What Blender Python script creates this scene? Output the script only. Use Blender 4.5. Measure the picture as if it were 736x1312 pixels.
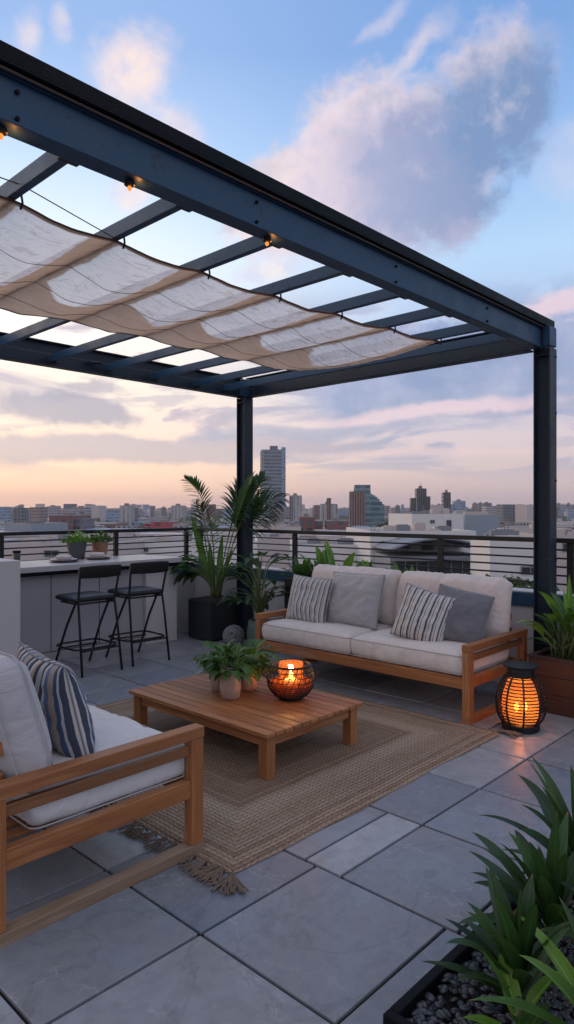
import bpy, bmesh, math, random
from mathutils import Vector, Matrix, noise
R = math.radians
for o in list(bpy.data.objects): bpy.data.objects.remove(o)
scene = bpy.context.scene
C = scene.collection
# World axes: X (called u) runs away to the right of the picture, Y (called v) runs away to the left; metres.
# ---------------------------------------------------------------- camera
fw = Vector((0.7278, 0.6858, 0)).normalized()
rt = Vector((fw.y, -fw.x, 0))
cd = bpy.data.cameras.new('camera'); cam = bpy.data.objects.new('camera', cd); C.objects.link(cam)
cam.location = (0, 0, 1.65)
cam.rotation_euler = fw.to_track_quat('-Z', 'Y').to_euler()
cd.sensor_fit = 'HORIZONTAL'; cd.sensor_width = 36; cd.lens = 866 / 736 * 36
cd.shift_y = -4 / 736
cd.clip_start = 0.05; cd.clip_end = 20000
scene.camera = cam
scene.view_settings.view_transform = 'Standard'; scene.view_settings.look = 'None'
scene.view_settings.gamma = 1; scene.view_settings.use_curve_mapping = False
scene.view_settings.exposure = 0.17
scene.render.engine = 'CYCLES'
cy = scene.cycles; cy.max_bounces = 6; cy.diffuse_bounces = 3; cy.glossy_bounces = 3; cy.transmission_bounces = 4; cy.transparent_max_bounces = 8; cy.volume_bounces = 0

# ---------------------------------------------------------------- node helpers
def lin(c):
    return tuple((x / 255 / 12.92 if x / 255 <= .04045 else ((x / 255 + .055) / 1.055) ** 2.4) for x in c) + (1,)
class NT:
    def __init__(s, nt): s.t = nt; s.n = nt.nodes; s.l = nt.links
    def node(s, typ, **kw):
        n = s.n.new(typ)
        for k, v in kw.items(): setattr(n, k, v)
        return n
    def put(s, sock, v):
        if v is None: return
        if isinstance(v, bpy.types.NodeSocket): s.l.new(v, sock)
        else: sock.default_value = v
    def m(s, op, a, b=None, c=None, clamp=False):
        n = s.node('ShaderNodeMath', operation=op, use_clamp=clamp)
        s.put(n.inputs[0], a); s.put(n.inputs[1], b); s.put(n.inputs[2], c)
        return n.outputs[0]
    def vm(s, op, a, b=None):
        n = s.node('ShaderNodeVectorMath', operation=op)
        s.put(n.inputs[0], a); s.put(n.inputs[1], b)
        return n.outputs['Value'] if op in ('DOT_PRODUCT', 'LENGTH') else n.outputs[0]
    def scale(s, a, k):
        n = s.node('ShaderNodeVectorMath', operation='SCALE'); s.put(n.inputs[0], a); n.inputs['Scale'].default_value = k
        return n.outputs[0]
    def mix(s, f, a, b, typ='MIX'):
        n = s.node('ShaderNodeMix', data_type='RGBA', blend_type=typ)
        s.put(n.inputs[0], f); s.put(n.inputs[6], a); s.put(n.inputs[7], b)
        return n.outputs[2]
    def ss(s, x, lo, hi, a=0., b=1.):
        n = s.node('ShaderNodeMapRange', interpolation_type='SMOOTHSTEP')
        for i, v in enumerate((x, lo, hi, a, b)): s.put(n.inputs[i], v)
        return n.outputs[0]
    def noise(s, vec, scale, detail=4, rough=.5, dist=0., out=0):
        n = s.node('ShaderNodeTexNoise')
        s.put(n.inputs['Vector'], vec); n.inputs['Scale'].default_value = scale
        n.inputs['Detail'].default_value = detail; n.inputs['Roughness'].default_value = rough
        n.inputs['Distortion'].default_value = dist
        return n.outputs[out]
    def ramp(s, x, stops):
        n = s.node('ShaderNodeValToRGB'); e = n.color_ramp.elements
        while len(e) < len(stops): e.new(.5)
        for q, (p, c) in zip(e, stops): q.position = p; q.color = c
        s.put(n.inputs[0], x); return n.outputs[0]
    def xyz(s, v):
        n = s.node('ShaderNodeSeparateXYZ'); s.put(n.inputs[0], v); return n.outputs
    def comb(s, x, y, z):
        n = s.node('ShaderNodeCombineXYZ')
        s.put(n.inputs[0], x); s.put(n.inputs[1], y); s.put(n.inputs[2], z); return n.outputs[0]
    def mapv(s, v, scale=(1, 1, 1), loc=(0, 0, 0)):
        n = s.node('ShaderNodeMapping'); s.put(n.inputs[0], v)
        n.inputs['Scale'].default_value = scale; n.inputs['Location'].default_value = loc
        return n.outputs[0]
    def bump(s, h, strength=.3, dist=.01):
        n = s.node('ShaderNodeBump'); s.put(n.inputs['Height'], h)
        n.inputs['Strength'].default_value = strength; n.inputs['Distance'].default_value = dist
        return n.outputs[0]

# ---------------------------------------------------------------- sky (evening, broken cloud)
SUN_EL, SUN_AZ = 5.0, -62.0            # degrees above the horizon; degrees left of the camera's heading
sd = (fw * math.cos(R(SUN_AZ)) + rt * math.sin(R(SUN_AZ))) * math.cos(R(SUN_EL)) + Vector((0, 0, math.sin(R(SUN_EL))))
w = bpy.data.worlds.new('World'); scene.world = w; w.use_nodes = True
w.cycles.sampling_method = 'MANUAL'; w.cycles.sample_map_resolution = 512
t = NT(w.node_tree); t.n.clear()
gen = t.node('ShaderNodeTexCoord').outputs['Generated']
dirn = t.vm('NORMALIZE', gen)
dr = t.vm('DOT_PRODUCT', dirn, tuple(rt)); df = t.vm('DOT_PRODUCT', dirn, tuple(fw)); dz = t.xyz(dirn)[2]
az = t.m('MULTIPLY', t.m('ARCTAN2', dr, df), 57.2958)
el = t.m('MULTIPLY', t.m('ARCSINE', dz), 57.2958)
e01 = t.m('DIVIDE', el, 60., clamp=True)
S = lambda e: e / 60
left = t.ramp(e01, [(0, lin((238, 190, 172))), (S(3.5), lin((250, 208, 186))), (S(7), lin((246, 216, 200))), (S(11), lin((251, 232, 214))),
                    (S(15), lin((246, 240, 234))), (S(21), lin((222, 232, 244))), (S(27), lin((182, 206, 238))), (S(34), lin((142, 172, 220))), (1, lin((112, 150, 208)))])
right = t.ramp(e01, [(0, lin((178, 160, 172))), (S(3), lin((196, 174, 182))), (S(6), lin((200, 182, 194))), (S(10), lin((160, 168, 198))),
                     (S(15), lin((160, 182, 218))), (S(20), lin((170, 200, 232))), (S(27), lin((138, 176, 224))), (S(34), lin((114, 152, 208))), (1, lin((96, 136, 200)))])
azw = t.m('ADD', az, t.m('MULTIPLY', t.m('SUBTRACT', t.noise(dirn, 3., 2), .5), 10.))
base = t.mix(t.ss(azw, -19., 17.), left, right)
back = t.ss(t.m('ABSOLUTE', az), 70., 130.)
fill_bank = t.ramp(t.noise(dirn, 1.6, 4, .55), [(.3, lin((176, 190, 222))), (.7, lin((252, 240, 238)))])  # unseen pale cloud overhead and behind, added to lift the ambient light
base = t.mix(t.m('MULTIPLY', t.ss(t.m('ADD', el, t.m('MULTIPLY', back, 60.)), 40., 62.), .9), base, t.scale(fill_bank, .92))
# warped coordinates for the clouds
wn = t.noise(dirn, 5.5, 5, .62, out=1)
wx, wy, wz = t.xyz(wn)
n1 = t.noise(dirn, 7., 6, .6)
n2 = t.noise(dirn, 19., 5, .65)
n3 = t.noise(t.mapv(dirn, (1, 1, 1.8)), 46., 4, .6)
def blob(ca, ce, ra, re, rot=0., wa=9., we=7., lo=.75, hi=1.12):
    a = t.m('ADD', t.m('SUBTRACT', az, ca), t.m('MULTIPLY', t.m('SUBTRACT', wx, .5), wa))
    e = t.m('ADD', t.m('SUBTRACT', el, ce), t.m('MULTIPLY', t.m('SUBTRACT', wy, .5), we))
    cr, sr = math.cos(R(rot)), math.sin(R(rot))
    a2 = t.m('ADD', t.m('MULTIPLY', a, cr), t.m('MULTIPLY', e, sr))
    e2 = t.m('SUBTRACT', t.m('MULTIPLY', e, cr), t.m('MULTIPLY', a, sr))
    d = t.m('SQRT', t.m('ADD', t.m('POWER', t.m('ABSOLUTE', t.m('DIVIDE', a2, ra)), 2.), t.m('POWER', t.m('ABSOLUTE', t.m('DIVIDE', e2, re)), 2.)))
    d = t.m('ADD', d, t.m('ADD', t.m('MULTIPLY', t.m('SUBTRACT', n1, .5), .75), t.m('MULTIPLY', t.m('SUBTRACT', n2, .5), .5)))
    d = t.m('ADD', d, t.m('MULTIPLY', t.m('SUBTRACT', n3, .5), .35))
    return t.ss(d, hi, lo)
def over(col, mask, cc, k=1.):
    return t.mix(t.m('MULTIPLY', mask, k) if k != 1. else mask, col, cc)
col = base
# big evening cloud right of centre
big = t.m('MAXIMUM', blob(9., 26.2, 12., 6.6, 10., lo=.66, hi=1.06), t.m('MAXIMUM', blob(17.3, 30.3, 4.8, 5.4, 8., lo=.58, hi=1.08), blob(.5, 24.5, 6.5, 4.6, 20., lo=.66, hi=1.06)))
shade = t.m('ADD', t.ss(az, -6., 19.), t.m('MULTIPLY', t.m('SUBTRACT', n1, .5), 1.1))
body = t.ramp(shade, [(0, lin((240, 218, 212))), (.3, lin((212, 194, 206))), (.55, lin((160, 160, 190))), (1, lin((110, 134, 176)))])
lit = t.ss(t.m('ADD', t.m('SUBTRACT', el, t.m('MULTIPLY', az, .2)), t.m('MULTIPLY', t.m('SUBTRACT', n2, .5), 7.)), 26.5, 31.5)
body = t.mix(t.m('MULTIPLY', lit, .8), body, lin((232, 212, 214)))
low_lit = t.ss(t.m('ADD', el, t.m('MULTIPLY', t.m('SUBTRACT', n2, .5), 6.)), 23., 20.)
body = t.mix(t.m('MULTIPLY', low_lit, .55), body, lin((214, 194, 206)))
body = t.mix(t.ss(t.m('ADD', t.m('MULTIPLY', n2, .5), t.m('MULTIPLY', wz, .5)), .47, .62, 0., .4), body, lin((222, 204, 214)))
body = t.mix(t.ss(n1, .52, .38, 0., .35), body, lin((118, 130, 172)))
col = over(col, big, body, .96)
# small cumulus and streaks
pk = lin((240, 216, 208))
for b, k in ((blob(-12.8, 32.2, 3.6, 3.9, -30., 7, 7, .25, 1.08), .95), (blob(-10., 28.5, 3.2, 3.0, 0, 7, 7, .2, 1.08), .85), (blob(-21., 33., 1.3, 1.9, 0, 5, 5, .0, 1.15), .6), (blob(-18.3, 33.8, 1.1, 1.6, 20., 5, 5, .0, 1.15), .55),
             (blob(11.3, 33.6, 4.6, 1.1, 34., 7, 5, .0, 1.15), .6), (blob(8.7, 35.8, 3.4, .8, 22., 7, 5, .0, 1.15), .55), (blob(-13.2, 24.9, 2.4, 1.5, 20, 6, 5, .5, 1.05), .7), (blob(-1., 19.5, 4., 1.6, 10, 6, 5, .4, 1.05), .6), (blob(3.5, 22.5, 2., 1.3, 0, 5, 5, .4, 1.05), .6),
             (blob(22.5, 25., 3.5, 4.5, 60, 7, 6, .3, 1.1), .3)):
    col = over(col, b, t.mix(t.ss(n2, .38, .62), lin((206, 198, 216)), pk), k)
# layered low clouds
lowv = t.mapv(t.comb(az, el, 0.), (.055, .26, 1))
l1 = t.noise(lowv, 1., 5, .56, .6)
l2 = t.noise(t.mapv(lowv, (1.7, 1.5, 1), (3.1, 7.7, 0)), 1., 5, .56, .5)
band = lambda a, b, c, d: t.m('MULTIPLY', t.ss(el, a, b), t.ss(el, d, c))
azl = t.ss(az, -14., 12.)
thr = t.m('SUBTRACT', .54, t.m('MULTIPLY', azl, .12))
m1 = t.m('MULTIPLY', t.ss(l1, thr, t.m('ADD', thr, .07)), band(1.5, 5., 14., 19.))
c1 = t.mix(azl, lin((166, 152, 172)), lin((132, 142, 180)))
rim = t.ss(l1, t.m('ADD', thr, .1), t.m('ADD', thr, -.01))
c1 = t.mix(t.m('MULTIPLY', rim, .75), c1, lin((232, 200, 204)))
col = over(col, m1, c1, .85)
m2 = t.m('MULTIPLY', t.ss(l2, .50, .58), band(3., 6., 9., 13.))
c2 = t.mix(azl, lin((186, 172, 184)), lin((164, 158, 186)))
col = over(col, m2, c2, .7)
# long grey lavender bank low over the left horizon and the blue grey bank beside the right-hand post
col = over(col, blob(-12., 5.0, 22., 1.3, 0, 8, 2.5, .6, 1.1), lin((170, 156, 176)), .8)
col = over(col, blob(-17.5, 8.0, 6.5, 1.5, -6, 8, 4., .55, 1.05), lin((146, 138, 164)), .85)
col = over(col, blob(-16., 9.6, 3., .7, 4, 8, 4., .4, 1.1), lin((158, 148, 170)), .8)
col = over(col, blob(14., 11.5, 15., 4.0, 6, 10, 4., .75, 1.08), t.mix(t.ss(n1, .4, .62), lin((122, 136, 178)), lin((158, 162, 194))), .88)
col = over(col, blob(22.5, 15.8, 5., 1.2, 10, 8, 4., .4, 1.05), lin((228, 196, 204)), .75)
col = over(col, blob(12., 8.0, 12., .8, 4, 8, 3., .4, 1.1), lin((226, 194, 202)), .75)
col = over(col, blob(2., 6.4, 16., .7, 2, 8, 3., .4, 1.1), lin((150, 152, 182)), .7)
col = over(col, blob(10., 4.6, 14., .5, 1, 8, 2., .3, 1.1), lin((216, 186, 192)), .6)
col = t.mix(t.ss(el, 0., -3.), col, lin((120, 110, 118)))
nish = t.node('ShaderNodeTexSky', sky_type='NISHITA', sun_disc=False)
nish.sun_elevation = R(SUN_EL); nish.sun_rotation = math.atan2(sd.x, sd.y)
bgn = t.node('ShaderNodeBackground'); t.put(bgn.inputs[0], nish.outputs[0]); bgn.inputs[1].default_value = .05
bgc = t.node('ShaderNodeBackground'); t.put(bgc.inputs[0], col); bgc.inputs[1].default_value = 1.0
add = t.node('ShaderNodeAddShader'); t.l.new(bgn.outputs[0], add.inputs[0]); t.l.new(bgc.outputs[0], add.inputs[1])
t.l.new(add.outputs[0], t.node('ShaderNodeOutputWorld').inputs[0])
# sun behind cloud: weak, wide, warm
sl = bpy.data.lights.new('sun', 'SUN'); sl.energy = .8; sl.angle = R(40); sl.color = (1, .78, .6)
so = bpy.data.objects.new('sun', sl); C.objects.link(so); so.rotation_euler = sd.to_track_quat('Z', 'Y').to_euler()

# ---------------------------------------------------------------- materials
def material(name):
    m = bpy.data.materials.new(name); m.use_nodes = True
    t = NT(m.node_tree); t.n.clear()
    p = t.node('ShaderNodeBsdfPrincipled'); o = t.node('ShaderNodeOutputMaterial')
    t.l.new(p.outputs[0], o.inputs[0]); t.p = p; t.o = o
    return m, t
def plain(name, col, rough=.6, metal=0., var=.15, scale=8., bump=0., bscale=60., spec=.5):
    m, t = material(name)
    oc = t.node('ShaderNodeTexCoord').outputs['Object']
    n = t.noise(oc, scale, 5, .6)
    c = t.mix(n, tuple(x * (1 - var) for x in col[:3]) + (1,), tuple(min(1, x * (1 + var)) for x in col[:3]) + (1,))
    t.put(t.p.inputs['Base Color'], c)
    t.put(t.p.inputs['Roughness'], t.ss(n, .2, .8, max(0, rough - .08), min(1, rough + .08)))
    t.p.inputs['Metallic'].default_value = metal
    t.p.inputs['Specular IOR Level'].default_value = spec
    if bump: t.put(t.p.inputs['Normal'], t.bump(t.noise(oc, bscale, 5, .6), bump, .01))
    return m
M = {}
def wood(name, c1, c2, c3, rough=.5):
    m, t = material(name)
    uv = t.node('ShaderNodeTexCoord').outputs['UV']
    v = t.mapv(uv, (1.6, 34, 1))
    n = t.noise(v, 1., 7, .6, 1.2); n2 = t.noise(t.mapv(uv, (3, 160, 1)), 1., 3, .5)
    big_ = t.noise(t.mapv(uv, (.9, 5, 1)), 1., 2)
    c = t.ramp(t.m('ADD', t.m('MULTIPLY', n, .75), t.m('MULTIPLY', big_, .3)), [(.30, c1), (.5, c2), (.70, c3)])
    c = t.mix(t.ss(n2, .62, .7, 0., .45), c, tuple(x * .4 for x in c1[:3]) + (1,))
    tn = t.node('ShaderNodeAttribute', attribute_name='tone').outputs['Fac']
    c = t.mix(t.ss(tn, .2, 1., .5, 0.), c, tuple(x * .55 for x in c2[:3]) + (1,))
    c = t.mix(t.ss(t.noise(t.mapv(uv, (1.2, 6, 1), (5, 3, 0)), 1., 4, .6), .56, .72, 0., .35), c, (.30, .22, .17, 1))
    t.put(t.p.inputs['Base Color'], c); t.put(t.p.inputs['Roughness'], t.ss(n, .2, .8, rough - .08, rough + .15))
    t.put(t.p.inputs['Normal'], t.bump(t.m('ADD', n, t.m('MULTIPLY', n2, .6)), .35, .002))
    return m
M['teak'] = wood('teak', (.11, .036, .011, 1), (.32, .118, .038, 1), (.50, .225, .085, 1))
M['teak_dark'] = wood('teak_dark', (.12, .045, .018, 1), (.24, .095, .036, 1), (.34, .15, .065, 1))
M['weathered'] = wood('weathered_teak', (.14, .08, .045, 1), (.26, .17, .11, 1), (.35, .26, .19, 1), .6)
M['corten'] = wood('brown_timber', (.03, .014, .011, 1), (.055, .026, .019, 1), (.085, .042, .03, 1), .45)

# painted steel
def steel(name, c, k=1.):
    m, t = material(name)
    oc = t.node('ShaderNodeTexCoord').outputs['Object']
    n = t.noise(oc, 3.5, 6, .65); f = t.noise(oc, 20., 5, .75)
    cc = t.mix(n, tuple(x * .7 for x in c) + (1,), tuple(x * 1.3 for x in c) + (1,))
    spots = t.ss(f, .66, .70)
    cc = t.mix(t.m('MULTIPLY', spots, .55), cc, tuple(q * 2.6 + .03 for q in c) + (1,))
    drk = t.ss(t.noise(oc, 9., 5, .7), .58, .66); cc = t.mix(t.m('MULTIPLY', drk, .5), cc, (.008, .012, .02, 1))
    scr = t.noise(t.mapv(oc, (9, 3, 30)), 1., 4, .6)
    cc = t.mix(t.ss(scr, .68, .72, 0., .5), cc, tuple(q * 2.6 + .03 for q in c) + (1,))
    t.put(t.p.inputs['Base Color'], cc); t.p.inputs['Metallic'].default_value = .0; t.p.inputs['Specular IOR Level'].default_value = .3 if c[2] > .02 else .08
    t.put(t.p.inputs['Roughness'], t.ss(n, .2, .8, .35, .6))
    t.put(t.p.inputs['Normal'], t.bump(t.m('ADD', t.noise(oc, 24., 5, .6), t.m('MULTIPLY', spots, .4)), .12, .01))
    return m
M['steel'] = steel('sky_tinted_steel', (.022, .060, .115))  # reflected sky blue is put into this base colour
M['steel_post'] = steel('post_steel', (.010, .019, .033))
M['steel_dark'] = steel('dark_steel', (.006, .007, .009))
M['black'] = plain('black_metal', (.007, .007, .009), .5, .2, .2, 20, .05)
M['blackpot'] = plain('black_planter', (.016, .018, .024), .45, 0, .2, 6, .1)
M['rust'] = plain('rusty_rod', (.11, .07, .06), .6, .3)

def fabric(name, col, var=.1, weave=420., rough=.9, bump=.5):
    m, t = material(name)
    oc = t.node('ShaderNodeTexCoord').outputs['Object']
    n = t.noise(oc, 5., 5, .6); wv = t.noise(oc, weave, 2)
    x, y, z = t.xyz(oc)
    wr = t.noise(t.mapv(oc, (9, 9, 3.5)), 1., 4, .55, .8)
    c = t.mix(n, tuple(q * (1 - var) for q in col) + (1,), tuple(q * (1 + var) for q in col) + (1,))
    c = t.mix(t.ss(wv, .3, .7, 0., .25), c, tuple(q * .7 for q in col) + (1,))
    t.put(t.p.inputs['Base Color'], c); t.p.inputs['Roughness'].default_value = rough
    t.p.inputs['Specular IOR Level'].default_value = .2
    t.p.inputs['Sheen Weight'].default_value = .25; t.p.inputs['Sheen Roughness'].default_value = .5
    t.put(t.p.inputs['Normal'], t.bump(t.m('ADD', t.m('MULTIPLY', wr, 4.), t.m('MULTIPLY', wv, .12)), bump, .01))
    return m
M['cushion'] = fabric('cushion_cloth', (.58, .50, .475))
M['seat'] = fabric('seat_cloth', (.60, .54, .515))
M['seat_near'] = fabric('seat_cloth_cool_light', (.60, .585, .60))  # same cloth as the far seats, with cool light put into its colour
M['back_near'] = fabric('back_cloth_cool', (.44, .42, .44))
M['grey'] = fabric('grey_cloth', (.36, .345, .36))
M['grey_dark'] = fabric('dark_grey_cloth', (.15, .148, .168))
M['piping'] = plain('piping', (.20, .20, .235), .9)
M['piping_pale'] = plain('pale_piping', (.40, .37, .38), .9)
def stripes(name, period, table, axis='X', fuzz=.0):
    m, t = material(name)
    uv = t.node('ShaderNodeTexCoord').outputs['UV']
    x, y, z = t.xyz(uv)
    q = t.m('ADD', x, t.m('MULTIPLY', t.m('SUBTRACT', t.noise(uv, 60., 3), .5), fuzz))
    f = t.m('FRACT', t.m('DIVIDE', t.m('ADD', q, 10.), period))
    n = t.node('ShaderNodeValToRGB'); n.color_ramp.interpolation = 'CONSTANT'; e = n.color_ramp.elements
    while len(e) < len(table): e.new(.5)
    for a, (p, c) in zip(e, table): a.position = p; a.color = tuple(c) + (1,)
    t.put(n.inputs[0], f)
    wv = t.noise(uv, 500., 2)
    c = t.mix(t.ss(wv, .35, .65, 0., .3), n.outputs[0], (.12, .12, .13, 1))
    t.put(t.p.inputs['Base Color'], c); t.p.inputs['Roughness'].default_value = .9
    t.p.inputs['Specular IOR Level'].default_value = .2
    wr = t.noise(t.mapv(uv, (9, 5, 3)), 1., 4, .55, .8)
    t.put(t.p.inputs['Normal'], t.bump(t.m('ADD', t.m('MULTIPLY', wr, 3.), t.m('MULTIPLY', wv, .2)), .3, .01))
    return m
W_, NV, TN, LB = (.58, .54, .52), (.045, .055, .09), (.40, .32, .26), (.13, .19, .32)
M['stripe_navy'] = stripes('navy_stripe_cloth', .046, [(0, W_), (.42, NV), (.62, W_), (.72, NV), (.78, W_), (.90, (.2, .2, .25))], fuzz=.004)
M['stripe_rough'] = stripes('rough_stripe_cloth', .058, [(0, W_), (.36, NV), (.56, (.30, .28, .28)), (.66, W_), (.84, (.09, .09, .12)), (.93, W_)], fuzz=.007)
M['stripe_blue'] = stripes('blue_stripe_cloth', .26, [(0, W_), (.07, NV), (.16, (.42, .44, .47)), (.27, (.03, .035, .055)), (.36, TN), (.44, W_), (.50, NV), (.60, (.5, .5, .52)), (.66, (.05, .09, .17)), (.76, TN), (.90, LB)], fuzz=.003)

# slate tiles
m, t = material('slate_tile'); M['slate'] = m
oc = t.node('ShaderNodeTexCoord').outputs['Object']
at = t.node('ShaderNodeAttribute', attribute_name='tone').outputs['Fac']
ac = t.node('ShaderNodeAttribute', attribute_name='tone').outputs['Color']
off = t.vm('ADD', oc, t.vm('MULTIPLY', ac, (17., 31., 5.)))
n = t.noise(off, 1.6, 6, .6, .8); nf = t.noise(off, 14., 6, .65)
c = t.mix(at, (.155, .185, .235, 1), (.36, .365, .39, 1))
c = t.mix(t.ss(n, .35, .65, 0., .45), c, (.225, .195, .19, 1))
c = t.mix(t.ss(nf, .38, .7, 0., .30), c, (.10, .115, .14, 1))
c = t.mix(t.ss(t.noise(t.mapv(off, (1, 3, 1)), 5., 6, .7, 1.5), .60, .68, 0., .3), c, (.33, .32, .34, 1))
grit = t.noise(off, 160., 3, .7); c = t.mix(t.ss(grit, .60, .70, 0., .5), c, (.06, .065, .08, 1)); c = t.mix(t.ss(grit, .36, .30, 0., .4), c, (.42, .42, .44, 1))
st_ = t.ss(t.m('ABSOLUTE', t.m('SUBTRACT', t.noise(oc, 1.1, 5, .6, 1.), .5)), .02, .0); c = t.mix(t.m('MULTIPLY', st_, .22), c, (.07, .075, .09, 1))
vv = t.vm('ADD', t.mapv(off, (1., .42, 1.)), t.vm('MULTIPLY', t.noise(off, 3., 5, .6, out=1), (.55, .55, 0)))
vo = t.node('ShaderNodeTexVoronoi', feature='DISTANCE_TO_EDGE'); t.put(vo.inputs['Vector'], vv); vo.inputs['Scale'].default_value = 3.2
vein = t.m('MULTIPLY', t.ss(vo.outputs['Distance'], .016, .0), t.ss(t.noise(off, 2.6, 3), .38, .52))
c = t.mix(t.m('MULTIPLY', vein, .38), c, (.42, .41, .42, 1))
t.put(t.p.inputs['Base Color'], c)
t.put(t.p.inputs['Roughness'], t.ss(n, .25, .75, .30, .55))
t.put(t.p.inputs['Normal'], t.bump(t.m('ADD', t.m('ADD', t.noise(off, 5., 6, .6, 1.), t.m('MULTIPLY', nf, .3)), t.m('MULTIPLY', vein, .1)), .28, .012))
M['grout'] = plain('joint', (.012, .012, .015), .9)
M['wall'] = plain('painted_render', (.50, .48, .49), .85, 0, .06, 2.5, .12, 90)
M['wall_shaded'] = plain('shaded_render', (.36, .35, .375), .8, 0, .08, 1.5, .08, 70)  # bar front lies in shade; the shade is put into this grey
M['counter'] = plain('stone_counter', (.42, .40, .41), .35, 0, .12, 9, .05)
M['soil'] = plain('soil', (.02, .015, .012), 1, 0, .5, 40, .8, 60)
M['grey_pot'] = plain('grey_ceramic', (.38, .25, .20), .5, 0, .1, 10, .05)
M['dark_pot'] = plain('charcoal_ceramic', (.07, .072, .08), .55, 0, .1, 10, .05)
M['clay'] = plain('terracotta', (.30, .15, .10), .75, 0, .15, 12, .1)
M['plate'] = plain('stoneware', (.50, .46, .45), .4, 0, .06, 14)
M['plate_rim'] = plain('dark_rim', (.10, .08, .08), .5)
M['napkin'] = fabric('napkin_cloth', (.56, .50, .49))
M['pewter'] = plain('pewter', (.05, .05, .055), .4, .4)
M['stem'] = plain('plant_stem', (.09, .12, .035), .6)
M['bark'] = plain('bark', (.09, .065, .05), .9, 0, .3, 12, .5)
M['rope'] = plain('cable', (.09, .07, .06), .8)

def leaf_mat(name, c1, c2, gloss=.4):
    m, t = material(name)
    uv = t.node('ShaderNodeTexCoord').outputs['UV']; x, y, z = t.xyz(uv)
    oc = t.node('ShaderNodeTexCoord').outputs['Object']
    rnd = t.node('ShaderNodeNewGeometry').outputs['Random Per Island']
    c = t.mix(t.m('ADD', t.m('MULTIPLY', rnd, .75), t.m('MULTIPLY', t.noise(oc, 9., 3), .25)), c1, c2)
    rib = t.ss(t.m('ABSOLUTE', t.m('SUBTRACT', y, .5)), .07, .015)
    veins = t.ss(t.m('SINE', t.m('MULTIPLY', t.m('ADD', x, t.m('ABSOLUTE', t.m('SUBTRACT', y, .5))), 90.)), .3, 1.)
    c = t.mix(t.m('MULTIPLY', rib, .5), c, tuple(min(1, q * 2.2) for q in c2[:3]) + (1,))
    c = t.mix(t.m('MULTIPLY', veins, .22), c, tuple(q * .5 for q in c1[:3]) + (1,))
    tip = t.m('MULTIPLY', t.ss(t.m('ADD', x, t.m('MULTIPLY', t.noise(oc, 30., 3), .12)), .99, 1.06), t.ss(rnd, .3, .5))
    c = t.mix(t.m('MULTIPLY', tip, .8), c, (.22, .13, .06, 1))
    c = t.mix(t.ss(t.noise(oc, 45., 4, .7), .66, .74, 0., .35), c, tuple(min(1, q * 2.2 + .02) for q in c2[:3]) + (1,))
    t.put(t.p.inputs['Base Color'], c); t.put(t.p.inputs['Roughness'], t.ss(t.noise(oc, 12., 3), .3, .7, gloss, gloss + .22))
    t.put(t.p.inputs['Normal'], t.bump(veins, .15, .004))
    tr = t.node('ShaderNodeBsdfTranslucent'); t.put(tr.inputs[0], t.mix(.5, c, (.10, .22, .02, 1)))
    ms = t.node('ShaderNodeMixShader'); ms.inputs[0].default_value = .3
    t.l.new(t.p.outputs[0], ms.inputs[1]); t.l.new(tr.outputs[0], ms.inputs[2]); t.l.new(ms.outputs[0], t.o.inputs[0])
    return m
M['leaf_dark'] = leaf_mat('dark_leaf', (.010, .028, .012, 1), (.028, .07, .020, 1), .35)
M['leaf_dark2'] = leaf_mat('deep_leaf', (.018, .05, .014, 1), (.045, .11, .025, 1), .38)
M['leaf_mid'] = leaf_mat('mid_leaf', (.03, .08, .015, 1), (.085, .19, .03, 1))
M['leaf_bright'] = leaf_mat('bright_leaf', (.09, .2, .02, 1), (.2, .36, .05, 1))
M['leaf_dry'] = leaf_mat('dry_leaf', (.12, .05, .02, 1), (.24, .10, .05, 1), .7)
M['leaf_tree'] = leaf_mat('tree_leaf', (.03, .05, .02, 1), (.08, .11, .04, 1), .7)
M['pebble'] = plain('pebble', (.05, .055, .065), .25, 0, .5, 9, .05)

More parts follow.
